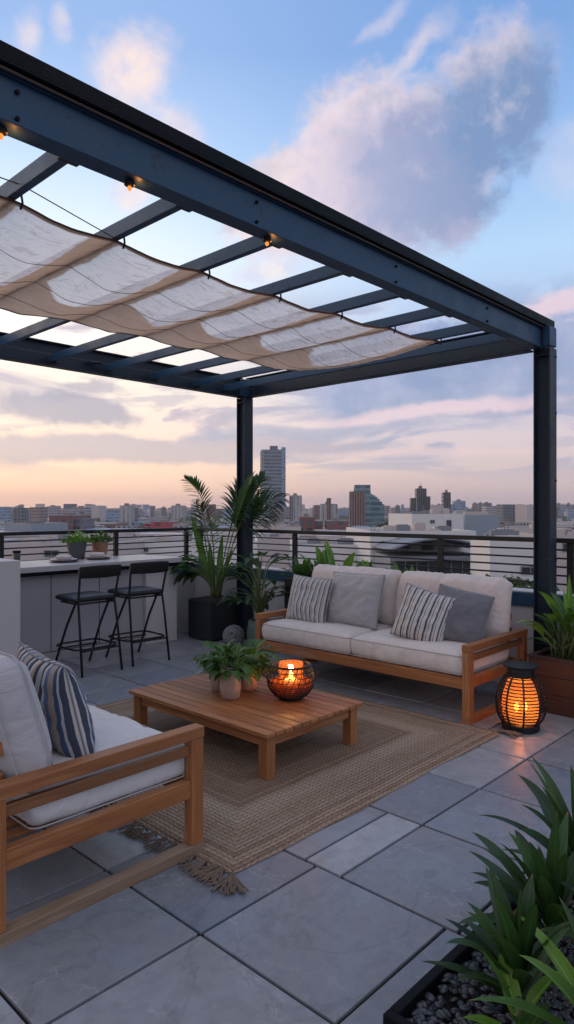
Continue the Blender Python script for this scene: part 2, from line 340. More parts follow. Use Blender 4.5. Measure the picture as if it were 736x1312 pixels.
# ---------------------------------------------------------------- mesh builder
class MB:
    def __init__(s): s.v = []; s.f = []; s.uv = []; s.mi = []; s.tone = []; s.cm = 0; s.ct = 0.
    def face(s, idx, uvs=None):
        s.f.append(tuple(idx)); s.uv.append(uvs or [(s.v[i][0], s.v[i][1]) for i in idx]); s.mi.append(s.cm); s.tone.append(s.ct)
    def box(s, lo, hi, rot=None, piv=None, wall=False, seed=None):
        lo = Vector(lo); hi = Vector(hi); d = hi - lo; b = len(s.v)
        L = max(range(3), key=lambda i: d[i]); o = [i for i in range(3) if i != L]
        ro = (len(s.v) * .37) % 7.3; tn_ = s.ct if s.ct else .2 + .8 * ((len(s.v) * .6180339 + lo[0] * 7.7 + lo[2] * 3.1) % 1.)
        pts = [Vector((lo[0] if not (i & 1) else hi[0], lo[1] if not (i & 2) else hi[1], lo[2] if not (i & 4) else hi[2])) for i in range(8)]
        for fc in ((0, 2, 3, 1), (4, 5, 7, 6), (0, 1, 5, 4), (2, 6, 7, 3), (0, 4, 6, 2), (1, 3, 7, 5)):
            q = [pts[i] for i in fc]
            same = [a for a in range(3) if max(p[a] for p in q) - min(p[a] for p in q) < 1e-9][0]
            if wall:
                uv = [((p[0] if same == 1 else p[1]), p[2]) if same != 2 else (0, -1000) for p in q]
            else:
                if same == L: uv = [((p - lo)[o[0]] * .2 + ro, (p - lo)[o[1]] + ro) for p in q]
                else:
                    ot = [a for a in o if a != same][0]
                    uv = [((p - lo)[L] + ro, (p - lo)[ot] + ro + same * .31) for p in q]
            s.f.append(tuple(b + i for i in fc)); s.uv.append(uv); s.mi.append(s.cm); s.tone.append(tn_)
        if rot is not None:
            piv = Vector(piv) if piv is not None else (lo + hi) / 2
            pts = [rot @ (p - piv) + piv for p in pts]
        s.v += [tuple(p) for p in pts]
    def tube(s, path, r, n=8, cap=True, closed=False):
        path = [Vector(p) for p in path]; k = len(path); b = len(s.v)
        rs = r if isinstance(r, (list, tuple)) else [r] * k
        up = None; L = 0
        for i, p in enumerate(path):
            if closed: d = path[(i + 1) % k] - path[i - 1]
            else: d = path[min(i + 1, k - 1)] - path[max(i - 1, 0)]
            d.normalize()
            if up is None: up = Vector((0, 0, 1)) if abs(d.z) < .9 else Vector((1, 0, 0))
            a = (up - d * up.dot(d)).normalized(); c_ = d.cross(a); up = a
            for j in range(n):
                th = 2 * math.pi * j / n
                s.v.append(tuple(p + (a * math.cos(th) + c_ * math.sin(th)) * rs[i]))
        for i in range(k if closed else k - 1):
            i2 = (i + 1) % k
            for j in range(n):
                j2 = (j + 1) % n
                s.face((b + i * n + j, b + i * n + j2, b + i2 * n + j2, b + i2 * n + j), [(i * .1, j / n), (i * .1, (j + 1) / n), (i * .1 + .1, (j + 1) / n), (i * .1 + .1, j / n)])
        if cap and not closed:
            s.face([b + j for j in range(n)][::-1]); s.face([b + (k - 1) * n + j for j in range(n)])
    def lathe(s, prof, n=32, c=(0, 0, 0), cap=True):
        b = len(s.v); k = len(prof)
        for (r, z) in prof:
            for j in range(n):
                th = 2 * math.pi * j / n; s.v.append((c[0] + r * math.cos(th), c[1] + r * math.sin(th), c[2] + z))
        for i in range(k - 1):
            for j in range(n):
                j2 = (j + 1) % n
                s.face((b + i * n + j, b + i * n + j2, b + (i + 1) * n + j2, b + (i + 1) * n + j), [(j / n, i / k), ((j + 1) / n, i / k), ((j + 1) / n, (i + 1) / k), (j / n, (i + 1) / k)])
        if cap:
            s.face([b + j for j in range(n)][::-1]); s.face([b + (k - 1) * n + j for j in range(n)])
    def grid(s, fn, nu, nv):
        b = len(s.v)
        for i in range(nu + 1):
            for j in range(nv + 1): s.v.append(tuple(fn(i / nu, j / nv)))
        for i in range(nu):
            for j in range(nv):
                a = b + i * (nv + 1) + j
                s.face((a, a + nv + 1, a + nv + 2, a + 1), [(i / nu, j / nv), ((i + 1) / nu, j / nv), ((i + 1) / nu, (j + 1) / nv), (i / nu, (j + 1) / nv)])
    def leaf(s, p, d, length, width, droop=.5, up=None, n=8, fold=.25, peak=.4, twist=0., wav=0.):
        """a blade from p heading along d, bending under its weight"""
        p = Vector(p); d = Vector(d).normalized(); b = len(s.v); st = length / n
        side = d.cross(Vector((0, 0, 1)))
        if side.length < .05: side = Vector((random.uniform(-1, 1), random.uniform(-1, 1), 0))
        if up is not None: side = Vector(up)
        side.normalize()
        for i in range(n + 1):
            q = i / n
            wd = width * .5 * (math.sin(math.pi * min(1, (q / (2 * peak)) if q < peak else .5 + (q - peak) / (2 * (1 - peak)))) ** .8 if i < n else 0)
            wd = max(wd, width * .05 if i < n else .0005)
            nrm = side.cross(d).normalized()
            sd_ = (side * math.cos(twist * q) + nrm * math.sin(twist * q))
            nn = sd_.cross(d).normalized()
            wv_ = wav * math.sin(q * 17 + b) * wd
            s.v.append(tuple(p - sd_ * wd + nn * (fold * wd + wv_))); s.v.append(tuple(p)); s.v.append(tuple(p + sd_ * wd + nn * (fold * wd - wv_)))
            p = p + d * st
            d = (d + Vector((0, 0, -1)) * droop * st / length * (0.4 + q * 1.6)).normalized()
        for i in range(n):
            a = b + i * 3; q0, q1 = i / n, (i + 1) / n
            s.face((a, a + 1, a + 4, a + 3), [(q0, 0), (q0, .5), (q1, .5), (q1, 0)])
            s.face((a + 1, a + 2, a + 5, a + 4), [(q0, .5), (q0, 1), (q1, 1), (q1, .5)])
    def build(s, name, mats, parent=None, smooth=False, bevel=0., loc=None):
        me = bpy.data.meshes.new(name); me.from_pydata(s.v, [], s.f)
        if not isinstance(mats, (list, tuple)): mats = [mats]
        for m_ in mats: me.materials.append(m_)
        uvl = me.uv_layers.new(name='UVMap')
        me.polygons.foreach_set('material_index', s.mi)
        flat = [c_ for f_ in s.uv for q in f_ for c_ in q]; uvl.data.foreach_set('uv', flat)
        if any(s.tone):
            a = me.attributes.new('tone', 'FLOAT_COLOR', 'FACE')
            for i, x in enumerate(s.tone): a.data[i].color = (x, x, x, 1)
        if smooth: me.polygons.foreach_set('use_smooth', [True] * len(me.polygons))
        me.validate(); me.update()
        o = bpy.data.objects.new(name, me); C.objects.link(o)
        if parent is not None: o.parent = parent
        if loc is not None: o.location = loc
        if bevel:
            md = o.modifiers.new('bevel', 'BEVEL'); md.width = bevel; md.segments = 2; md.limit_method = 'ANGLE'; md.angle_limit = R(40)
            md.harden_normals = False
        return o
def tag(o, label=None, cat=None, group=None, kind=None):
    if label: o['label'] = label
    if cat: o['category'] = cat
    if group: o['group'] = group
    if kind: o['kind'] = kind
    return o
def thing(name, label, cat, loc=(0, 0, 0), rz=0., group=None):
    o = bpy.data.objects.new(name, None); C.objects.link(o); o.location = loc; o.rotation_euler = (0, 0, rz)
    o.empty_display_size = .1
    return tag(o, label, cat, group)
def copy_tree(o, parent=None):
    c = o.copy(); C.objects.link(c)
    if parent is not None: c.parent = parent
    for ch in [x for x in bpy.data.objects if x.parent == o]: copy_tree(ch, c)
    return c
def bx(name, lo, hi, mat, parent=None, bevel=.004, **k):
    b = MB(); b.box(lo, hi, **k); return b.build(name, mat, parent, bevel=bevel)
def struct(o): o['kind'] = 'structure'; return o

# ================================================================ STRUCTURE
# floor: slabs laid over a dark bed
b = MB(); b.box((-4.2, -3.2, -.2), (6.05, 7.5, -.018))
struct(b.build('terrace_bed', M['grout']))
rnd = random.Random(4)
ulines = [-4.2, -3.5, -2.8, -2.1, -1.4, -.72, -.04, .33, 1.01, 1.68, 2.37, 3.05, 3.68, 4.32, 4.97, 5.55, 6.05]
b = MB()
for i in range(len(ulines) - 1):
    u0, u1 = ulines[i], ulines[i + 1]
    if u1 <= 2.38: vs = [-3.2, -2.1, -1.4, -.7, 0., .69, 1.37, 2.045, 2.72, 3.4, 4.05, 4.75, 5.4, 6.1, 6.8, 7.5]
    elif u0 < 2.4: vs = [-3.2, -2., -1.3, -.6, .1, .75, 1.32, 1.905, 2.12, 2.9, 3.55, 4.2, 4.9, 5.6, 6.2, 6.9, 7.5]
    else:
        o = (i % 2) * .33
        vs = [-3.2, -2., -1.3, -.6, .1, .7 , 1.28, 1.905] + ([2.37] if i % 2 else [2.55]) + [3.1 + o, 3.75 + o, 4.4 + o, 5.05 + o, 5.7 + o, 6.3 + o, 6.95 + o * .6, 7.5]
    for j in range(len(vs) - 1):
        g = .0075; b.ct = .05 + .9 * rnd.random()
        dz_ = rnd.uniform(-.0012, .0012)
        b.box((u0 + g, vs[j] + g, -.0175), (u1 - g, vs[j + 1] - g, dz_))
struct(b.build('terrace_floor', M['slate'], bevel=.004))
# the building underneath
b = MB(); b.box((-4.4, -3.4, -28), (6.22, 7.7, -.205), wall=True)
struct(b.build('building_below', M['wall']))

# parapet walls with dark caps
tr_ = thing('parapet_wall', 'pale rendered parapet with dark cap running behind the far sofa', 'wall', (6.05, 0, 0), group='terrace parapet walls')
bx('wall', (0, -3.2, -.2), (.16, 7.66, .755), M['wall'], tr_, .003)
b = MB(); b.box((-.03, -3.2, .757), (.19, 7.69, .878)); b.build('wall_cap', M['steel'], tr_, bevel=.006)
bx('cap_flashing', (-.02, -3.2, .880), (.19, 7.69, .892), M['counter'], tr_, .002)
tb_ = thing('parapet_wall', 'pale rendered parapet running behind the bar counter', 'wall', (0, 7.5, 0), group='terrace parapet walls')
bx('wall', (-4.2, .0, -.2), (6.045, .16, .755), M['wall'], tb_, .003)
bx('wall_cap', (-4.2, -.03, .757), (6.015, .19, .878), M['steel'], tb_, .006)
bx('cap_flashing', (-4.2, -.02, .880), (6.015, .19, .892), M['counter'], tb_, .002)

# railings
def railing(label, p0, p1, posts, z0=.892):
    p0 = Vector(p0); p1 = Vector(p1); L = (p1 - p0).length; a = math.atan2((p1 - p0).y, (p1 - p0).x)
    r_ = thing('railing', label, 'railing', p0, a, 'terrace railings')
    bx('handrail', (-.03, -.032, 1.342), (L + .03, .032, 1.385), M['black'], r_, .004)
    for s_ in posts:
        bx('post', (s_ - .03, -.02, z0), (s_ + .03, .02, 1.341), M['black'], r_, .003)
    for k in range(5):
        z = .965 + k * .078
        b = MB(); b.tube([(0, -.025, z), (L * .33, -.025, z + .001), (L * .66, -.025, z - .001), (L, -.025, z)], .0085, 8)
        b.build('bar', M['black'], r_, smooth=True)
    return r_
railing('black horizontal-bar railing on the parapet behind the far sofa', (6.15, -3.1, 0), (6.15, 7.62, 0), [.04, 1.9, 3.6, 5.4, 6.72, 8.76, 10.58])
railing('black horizontal-bar railing behind the bar counter', (-4.1, 7.62, 0), (6.07, 7.62, 0), [.05, 2., 3.9, 5.7, 7.45, 8.95, 10.1])

# pergola
pg = thing('pergola', 'dark blue steel pergola with rafters over the seating area', 'pergola', (5.95, 2.45, 0))
def pl(name, b, mat=None, bevel=.004): return b.build(name, mat or M['steel'], pg, bevel=bevel)
U0, V0, V1 = -.9 - 5.95, 0., 3.9
def column(x, y):
    b = MB()
    b.box((x - .075, y - .075, .02), (x + .075, y - .062, 3.07)); b.box((x - .075, y + .062, .02), (x + .075, y + .075, 3.07)); b.box((x - .03, y - .061, .02), (x - .018, y + .061, 3.07))
    for z in (.45, 3.0): b.box((x - .072, y - .061, z), (x - .031, y + .061, z + .012))
    b.box((x - .12, y - .12, -.002), (x + .07, y + .12, .019))
    pl('column', b, M['steel_post'])
column(-.003, 0); column(-.003, 3.9); column(U0 + .1, 0); column(U0 + .1, 3.9)
def ibeam(name, lo, hi, axis, w=.2, h=.24, z=3.072, web=.012, mat=None, solid=False):
    b = MB()
    c0 = lo[1] if axis == 0 else lo[0]
    def bb(a0, a1, z0, z1):
        if axis == 0: b.box((lo[0], c0 + a0, z0), (hi[0], c0 + a1, z1))
        else: b.box((c0 + a0, lo[1], z0), (c0 + a1, hi[1], z1))
    bb(-w / 2, w / 2, z, z + .014); bb(-w / 2, w / 2, z + h - .014, z + h)
    if solid: bb(-w / 2 + .012, w / 2 - .012, z + .015, z + h - .015)
    else: bb(-web / 2, web / 2, z + .015, z + h - .015)
    return pl(name, b, mat)
o = ibeam('beam', (U0, .045), (.075, .045), 0, h=.185, w=.10, solid=True)
b = MB(); b.box((U0 - .05, -.045, 3.259), (.12, .125, 3.271)); b.box((U0 - .05, -.04, 3.272), (.115, .02, 3.335)); b.box((U0, .07, 3.272), (.1, .12, 3.32)); pl('beam_cap', b, M['steel_dark'])
b = MB(); b.tube([(U0, -.022, 3.250), (.06, -.022, 3.250)], .006, 8); pl('conduit', b, M['rust'], 0)
ibeam('beam', (U0, 3.9), (-.078, 3.9), 0, h=.24, solid=False, w=.11, mat=M['steel_post'])
ibeam('beam', (0, .126), (0, 3.825), 1, h=.24, w=.12, mat=M['steel_post'])
ibeam('beam', (U0 + .1, .126), (U0 + .1, 3.825), 1, h=.24, w=.12)
b = MB(); b.box((-.075, -.072, 3.0865), (.075, -.007, 3.257)); pl('beam_end_plate', b)
b = MB(); b.box((-.075, 3.83, 3.0715), (.075, 3.97, 3.3)); pl('beam_end_plate', b)
fu = [-.5, .14, .78, 1.42, 2.02, 2.65, 3.28, 3.90, 4.50, 5.10, 5.55]
for u in fu:
    x = u - 5.95; b = MB()
    w2 = .021
    b.box((x - w2, .098, 3.105), (x + w2, 3.842, 3.183))
    pl('rafter', b, bevel=.004)
    b = MB(); b.box((x - .045, .098, 3.09), (x + .045, .15, 3.1045)); pl('bracket', b, M['black'], .002)
    b = MB(); b.box((x - .04, 3.79, 3.09), (x + .04, 3.84, 3.1045)); pl('bracket', b, M['black'], .002)
for x in [U0 + .8 + k * 1.24 for k in range(5)]:
    for dz_ in (3.10, 3.20):
        b = MB(); b.tube([(x, .006, dz_), (x, -.005, dz_)], .009, 6); b.build('bolt', M['steel_dark'], pg)
for z in (.6, 1.2, 1.9, 2.5, 3.0):
    b = MB(); b.tube([(.05, -.074, z), (.05, -.083, z)], .008, 6); b.build('bolt', M['steel_dark'], pg)

# bar counter
bar = thing('bar_counter', 'pale outdoor bar counter with stone top and two black stools in front', 'bar counter', (3.0, 6.9, 0))
bx('body', (0, 0, .1), (2.24, .598, .975), M['wall_shaded'], bar, .003)
bx('plinth', (.0, -.03, 0), (2.24, .597, .094), M['wall_shaded'], bar, .003)
bx('countertop', (-.02, -.16, .985), (2.24, .69, 1.045), M['counter'], bar, .005)
bx('edge_trim', (-.02, -.14, .945), (2.2, -.1, .984), M['steel_dark'], bar, .002)
for x_ in (.58, 1.17):
    bx('panel_seam', (x_, -.0035, .105), (x_ + .006, -.0005, .97), M['steel_dark'], bar, 0)
bx('kick_seam', (.0, -.004, .0945), (1.775, .3, .0995), M['steel_dark'], bar, 0)
bx('end_panel', (1.78, -.05, .001), (2.245, -.001, .94), M['wall'], bar, .003)
tag(bx('wall_block', (-.0, 6.32, 0), (2.97, 7.49, 1.155), M['wall'], None, .006), 'white rendered block standing left of the bar counter', 'wall')

# ================================================================ FURNITURE
def rbox_cushion(w, d, h, r=.05, bulge=.03, seed=0, n=22, wr=.006):
    """soft boxed cushion centred on x,y, base z=0"""
    b = MB(); inner = Vector((w / 2 - r, d / 2 - r, h / 2 - r))
    def pt(p):
        q = Vector((p[0] * w / 2, p[1] * d / 2, p[2] * h / 2))
        c_ = Vector([max(-inner[i], min(inner[i], q[i])) for i in range(3)])
        dd = q - c_
        if dd.length > 1e-9: q = c_ + dd.normalized() * r
        fx = max(0, 1 - (q.x / (w / 2)) ** 4); fy = max(0, 1 - (q.y / (d / 2)) ** 4)
        q.z += (1 if q.z > 0 else -.25) * bulge * (fx * fy) ** .6 * abs(q.z) / (h / 2)
        fz = max(0, 1 - (q.z / (h / 2)) ** 2)
        q.x += math.copysign(bulge * .5 * fz, q.x) * (abs(q.x) > w * .4); q.y += math.copysign(bulge * .5 * fz, q.y) * (abs(q.y) > d * .4)
        nz = noise.fractal(Vector((q.x * 3.1, q.y * 3.1, q.z * 3 + seed * 5)), 1, 2, 3)
        ridge = abs(noise.noise(Vector((q.x * 16 + seed, q.y * 4, q.z * 5 + seed))))
        edge = 1 - min(1, abs(abs(q.y) - d / 2) / .14)
        k = nz * wr * 2.0 - ridge * wr * 2.4 * (.35 + edge)
        q += q.normalized() * k
        return (q.x, q.y, q.z + h / 2)
    N = [max(6, int(n * s_ / max(w, d))) for s_ in (w, d, h)]
    for ax in range(3):
        a1, a2 = [(1, 2), (2, 0), (0, 1)][ax]
        for sg in (-1, 1):
            def fn(i, j, ax=ax, a1=a1, a2=a2, sg=sg):
                p = [0, 0, 0]; p[ax] = sg
                def warp(x): return math.sin((x - .5) * math.pi) * .25 + (x * 2 - 1) * .75
                p[a1] = warp(i if sg > 0 else 1 - i); p[a2] = warp(j); return pt(p)
            b.grid(fn, N[a1] * 2, N[a2] * 2)
    b.pt = pt
    return b
def weld(o, dist=.0008):
    bm = bmesh.new(); bm.from_mesh(o.data); bmesh.ops.remove_doubles(bm, verts=bm.verts, dist=dist)
    bmesh.ops.recalc_face_normals(bm, faces=bm.faces); bm.to_mesh(o.data); bm.free(); return o
def seam_path(w, d, r, z, n=10):
    pts = []
    for cx, cy, a0 in ((w / 2 - r, d / 2 - r, 0), (-w / 2 + r, d / 2 - r, 90), (-w / 2 + r, -d / 2 + r, 180), (w / 2 - r, -d / 2 + r, 270)):
        for k in range(n + 1): a = R(a0 + 90 * k / n); pts.append((cx + r * math.cos(a), cy + r * math.sin(a), z))
    return pts
def cushion_obj(name, parent, mat, w, d, h, loc, rot=(0, 0, 0), seed=0, bulge=.03, r=.05, pipe=False, n=22, wr=.006):
    b = rbox_cushion(w, d, h, r, bulge, seed, n, wr)
    o = weld(b.build(name, mat, parent, smooth=True)); o.location = loc; o.rotation_euler = rot
    if pipe:
        for z in (r * .35, h - r * .35):
            q = MB(); pts = []
            for (x, y, zz) in seam_path(w, d, r, z):
                k = 1 + bulge * .4 / max(w, d); pts.append((x * k, y * k, zz))
            q.tube(pts, .0035, 6, closed=True); q.build('piping', M['piping_pale'], o, smooth=True)
    return o
def sofa(label, loc, rz, W, seat_mat, back_mat, seed, back_tilt=14, back_y=.90, run='teak'):
    r_ = thing('sofa', label, 'sofa', loc, rz, 'matching teak outdoor sofas')
    h = W / 2; D = 1.03; tk = .062
    for sg in (-1, 1):
        x0 = sg * h - (tk if sg > 0 else 0); x1 = x0 + tk
        bx('leg', (x0, 0, .052), (x1, .07, .552), M['teak'], r_, .004)
        bx('leg', (x0, D - .07, .052), (x1, D, .552), M['teak'], r_, .004)
        bx('arm', (x0 - .004, -.003, .553), (x1 + .004, D + .003, .607), M['teak'], r_, .005)
        bx('arm_rail', (x0 + .016, .071, .476), (x1 - .016, D - .071, .524), M['teak_dark'], r_, .004)
        bx('runner', (x0 - .002, -.002, 0), (x1 + .002, D + .002, .051), M[run], r_, .004)
        bx('side_rail', (x0 + .008, .071, .275), (x1 - .008, D - .071, .360), M['teak'], r_, .004)
    bx('front_rail', (-h + tk, .012, .262), (h - tk, .05, .350), M['teak'], r_, .004)
    bx('back_rail', (-h + tk, D - .05, .258), (h - tk, D - .012, .345), M['teak'], r_, .004)
    b = MB()
    n = int((W - .2) / .085)
    for k in range(n):
        x = -h + .1 + (W - .2) * (k + .5) / n
        b.box((x - .025, .052, .335), (x + .025, D - .052, .3495))
    b.build('seat_slats', M['teak'], r_, bevel=.002)
    for k in range(2):
        bx('back_post', ((-h + .14) if k == 0 else (h - .2), D - .08, .346), ((-h + .2) if k == 0 else (h - .14), D - .04, .76), M['teak'], r_, .003)
    b = MB()
    for k in range(3): b.box((-h + .1, D - .102, .44 + k * .12), (h - .1, D - .082, .5 + k * .12))
    b.build('backrest_slats', M['teak'], r_, bevel=.003)
    cw = (W - 2 * tk - .02) / 2
    for k, sg in enumerate((-1, 1)):
        cushion_obj('seat_cushion', r_, seat_mat, cw, .80, .172, (sg * (cw / 2 + .003), .425, .352), seed=seed + k, bulge=.028, r=.045, pipe=True, n=34, wr=.0075)
        cushion_obj('back_cushion', r_, back_mat, cw - .02, .50, .20, (sg * (cw / 2 + .004), back_y, .765), (R(90 - back_tilt), 0, 0), seed=seed + 7 + k, bulge=.05, r=.075, pipe=(run != 'teak'), n=30, wr=.008)
    return r_
sofa('long teak sofa with pale cushions by the railing, beyond the coffee table', (4.685, 3.68, 0), R(-90), 2.34, M['seat'], M['cushion'], 1)
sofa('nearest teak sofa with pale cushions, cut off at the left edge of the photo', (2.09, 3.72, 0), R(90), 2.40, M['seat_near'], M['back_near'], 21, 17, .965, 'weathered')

def pillow(name, label, loc, rot, w, h, th, mat, seed=0, pipe=None, group='throw pillows on the sofas', pinch=.05):
    b = MB(); n = 30
    def fn(sg):
        def f(i, j):
            x = math.sin((i - .5) * math.pi) * .3 + (i * 2 - 1) * .7; y = math.sin((j - .5) * math.pi) * .3 + (j * 2 - 1) * .7
            e = (max(0, 1 - abs(x) ** 2.3) * max(0, 1 - abs(y) ** 2.3)) ** .5
            X = x * w / 2 * (1 - pinch * (1 - y * y) * (abs(x) ** 2)); Y = y * h / 2 * (1 - pinch * (1 - x * x) * (abs(y) ** 2))
            Z = sg * th / 2 * e
            q = Vector((X * 7, Y * 7, sg * 3 + seed))
            Z += sg * e * (noise.fractal(q, 1, 2, 3) * .022 - abs(noise.noise(q * 1.7)) * .028)
            Z += .012 * math.sin(x * 3 + seed) * y
            # droop of the filling towards the bottom
            Z *= 1 + .12 * (-y)
            return (X, Y, Z)
        return f
    for sg in (-1, 1):
        k = len(b.f); b.grid(fn(sg), n, n)
        for i in range(k, len(b.f)):
            b.uv[i] = [(u * w, v * h) for (u, v) in b.uv[i]]
            if sg < 0: b.f[i] = b.f[i][::-1]; b.uv[i] = b.uv[i][::-1]
    o = weld(b.build(name, mat, None, smooth=True)); o.location = loc; o.rotation_euler = rot
    tag(o, label, 'pillow', group)
    q = MB(); f = fn(1); pts = [f(i / n, 0) for i in range(n)] + [f(1, i / n) for i in range(n)] + [f(1 - i / n, 1) for i in range(n)] + [f(0, 1 - i / n) for i in range(n)]
    q.tube(pts, .0045, 6, closed=True); q.build('piping', pipe or M['piping'], o, smooth=True)
    return o
def place_pillow(lab, mat, u, v, z, face_az, tilt, w, h, th, seed, roll=0, pipe=None, pinch=.05):
    # face_az: heading (deg, in the u-v plane) that the pillow's front faces
    o = pillow('throw_pillow', lab, (u, v, z), (0, 0, 0), w, h, th, mat, seed, pipe, pinch=pinch)
    Mx = Matrix.Rotation(R(face_az + 90), 4, 'Z') @ Matrix.Rotation(R(90 - tilt), 4, 'X') @ Matrix.Rotation(R(roll), 4, 'Z')
    o.rotation_euler = Mx.to_euler(); return o
place_pillow('navy and white striped pillow at the left end of the far sofa', M['stripe_navy'], 5.02, 4.44, .75, 186, 14, .47, .46, .20, 3, -3)
place_pillow('large plain light grey pillow beside the navy striped pillow on the far sofa', M['grey'], 5.17, 3.98, .775, 180, 16, .62, .52, .23, 9, 1)
place_pillow('coarse striped pillow leaning on the dark grey pillow of the far sofa', M['stripe_rough'], 4.98, 3.10, .735, 196, 20, .46, .46, .21, 5, -14)
place_pillow('plain dark grey pillow at the right end of the far sofa', M['grey_dark'], 5.13, 2.84, .745, 200, 22, .47, .47, .21, 13, -12)
place_pillow('blue, tan and white striped pillow on the nearest sofa', M['stripe_blue'], 1.565, 2.99, .735, -8, 17, .60, .50, .24, 17, 2)

# coffee table
tb = thing('coffee_table', 'low square teak coffee table with slatted top on the jute rug', 'coffee table', (2.845, 2.845, 0))
TW, TL = .95, 1.46
for (x, y) in ((.03, .03), (TW - .1, .03), (.03, TL - .1), (TW - .1, TL - .1)):
    bx('leg', (x, y, .012), (x + .075, y + .075, .275), M['teak'], tb, .005)
ap = MB(); ap.box((.045, .106, .205), (.07, TL - .106, .274)); ap.box((TW - .07, .106, .205), (TW - .045, TL - .106, .274)); ap.box((.106, .045, .205), (TW - .106, .07, .274)); ap.box((.106, TL - .07, .205), (TW - .106, TL - .045, .274))
ap.build('apron', M['teak'], tb, bevel=.003)
b = MB(); n = 12
for k in range(n):
    x0 = TW * k / n; b.box((x0 + .0042, 0, .2755), (x0 + TW / n - .0042, TL, .302))
b.build('tabletop', M['teak'], tb, bevel=.0035)

# rug
m, t = material('braided_jute'); M['jute'] = m
oc = t.node('ShaderNodeTexCoord').outputs['Object']; x, y, z = t.xyz(oc)
RA, RB = 1.335, 1.385
dw = t.m('MULTIPLY', t.m('SUBTRACT', t.noise(oc, 2.5, 3), .5), .03)
dx = t.m('SUBTRACT', RA, t.m('ABSOLUTE', x)); dy = t.m('SUBTRACT', RB, t.m('ABSOLUTE', y))
d = t.m('ADD', t.m('MINIMUM', dx, dy), dw)
isx = t.m('LESS_THAN', dx, dy)
sc_ = t.m('ADD', t.m('MULTIPLY', isx, y), t.m('MULTIPLY', t.m('SUBTRACT', 1., isx), x))
P_ = .027
ringf = t.m('DIVIDE', d, P_); ri = t.m('FLOOR', ringf); rf = t.m('FRACT', ringf)
wn_ = t.node('ShaderNodeTexWhiteNoise', noise_dimensions='1D'); t.put(wn_.inputs['W'], ri)
hump = t.m('SINE', t.m('MULTIPLY', rf, math.pi))
ph = t.m('ADD', t.m('MULTIPLY', sc_, 150.), t.m('MULTIPLY', t.m('PINGPONG', rf, .5), 9.))
braid = t.m('ADD', .5, t.m('MULTIPLY', t.m('SINE', ph), .5))
n = t.noise(oc, 3.2, 5, .6); nf = t.noise(oc, 130., 3, .7); ns = t.noise(t.mapv(oc, (1, 1, 1)), 22., 4, .7)
c = t.mix(wn_.outputs[0], (.30, .19, .125, 1), (.52, .38, .27, 1))
bandn = t.noise(t.comb(t.m('MULTIPLY', d, 9.), 0., 0.), 1., 2)
c = t.mix(t.ss(bandn, .42, .62, 0., .55), c, (.40, .31, .23, 1))
c = t.mix(t.ss(ns, .45, .7, 0., .4), c, (.17, .105, .07, 1))
c = t.mix(t.ss(n, .4, .65, 0., .4), c, (.46, .33, .24, 1))
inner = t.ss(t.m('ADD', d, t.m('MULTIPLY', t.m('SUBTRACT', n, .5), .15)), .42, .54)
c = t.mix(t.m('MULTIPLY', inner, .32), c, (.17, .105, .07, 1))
c = t.mix(t.m('MULTIPLY', t.m('MULTIPLY', t.ss(d, .30, .32), t.ss(d, .47, .45)), .45), c, (.58, .46, .36, 1))
c = t.mix(t.ss(nf, .4, .8, 0., .5), c, (.13, .085, .06, 1))
c = t.mix(t.ss(hump, .45, .0, 0., .75), c, (.045, .03, .02, 1))
c = t.mix(t.ss(braid, .3, .0, 0., .5), c, (.06, .04, .028, 1))
t.put(t.p.inputs['Base Color'], c); t.p.inputs['Roughness'].default_value = .95; t.p.inputs['Specular IOR Level'].default_value = .15
t.put(t.p.inputs['Normal'], t.bump(t.m('ADD', t.m('MULTIPLY', hump, t.m('ADD', .5, t.m('MULTIPLY', braid, .5))), t.m('MULTIPLY', nf, .35)), .9, .012))
rug = thing('rug', 'braided jute rug with fringe under the coffee table', 'rug', (2.03 + RA, 2.25 + RB, 0))
b = MB(); NG = 110
def edgew(a, s_): return .008 * math.sin(a * 4.1 + s_) + .005 * math.sin(a * 11 + s_ * 2)
def rg(i, j):
    X = (i * 2 - 1); Y = (j * 2 - 1)
    a, bb_ = RA, RB
    px_, py_ = X * (a + edgew(Y * 1.4, 1)), Y * (bb_ + edgew(X * 1.3, 3))
    # rounded corners
    rr_ = .09; ex = abs(px_) - (a - rr_); ey = abs(py_) - (bb_ - rr_)
    if ex > 0 and ey > 0:
        L = math.hypot(ex, ey)
        if L > rr_: px_ = math.copysign(a - rr_ + ex * rr_ / L, px_); py_ = math.copysign(bb_ - rr_ + ey * rr_ / L, py_)
    e_ = min(RA - abs(px_), RB - abs(py_))
    z_ = .013 + .0035 * noise.noise(Vector((px_ * 3, py_ * 3, 1))) + .002 * noise.noise(Vector((px_ * 9, py_ * 9, 4)))
    if i in (0, 1) or j in (0, 1): z_ = .003
    return (px_, py_, z_)
b.grid(rg, NG, NG); b.build('weave', M['jute'], rug, smooth=True)
m, t = material('jute_yarn'); M['yarn'] = m
oc = t.node('ShaderNodeTexCoord').outputs['Object']
t.put(t.p.inputs['Base Color'], t.mix(t.noise(oc, 90., 4, .7), (.10, .065, .045, 1), (.32, .23, .17, 1))); t.p.inputs['Roughness'].default_value = .95
t.put(t.p.inputs['Normal'], t.bump(t.noise(oc, 240., 3, .7), .8, .01))
rf_ = random.Random(8)
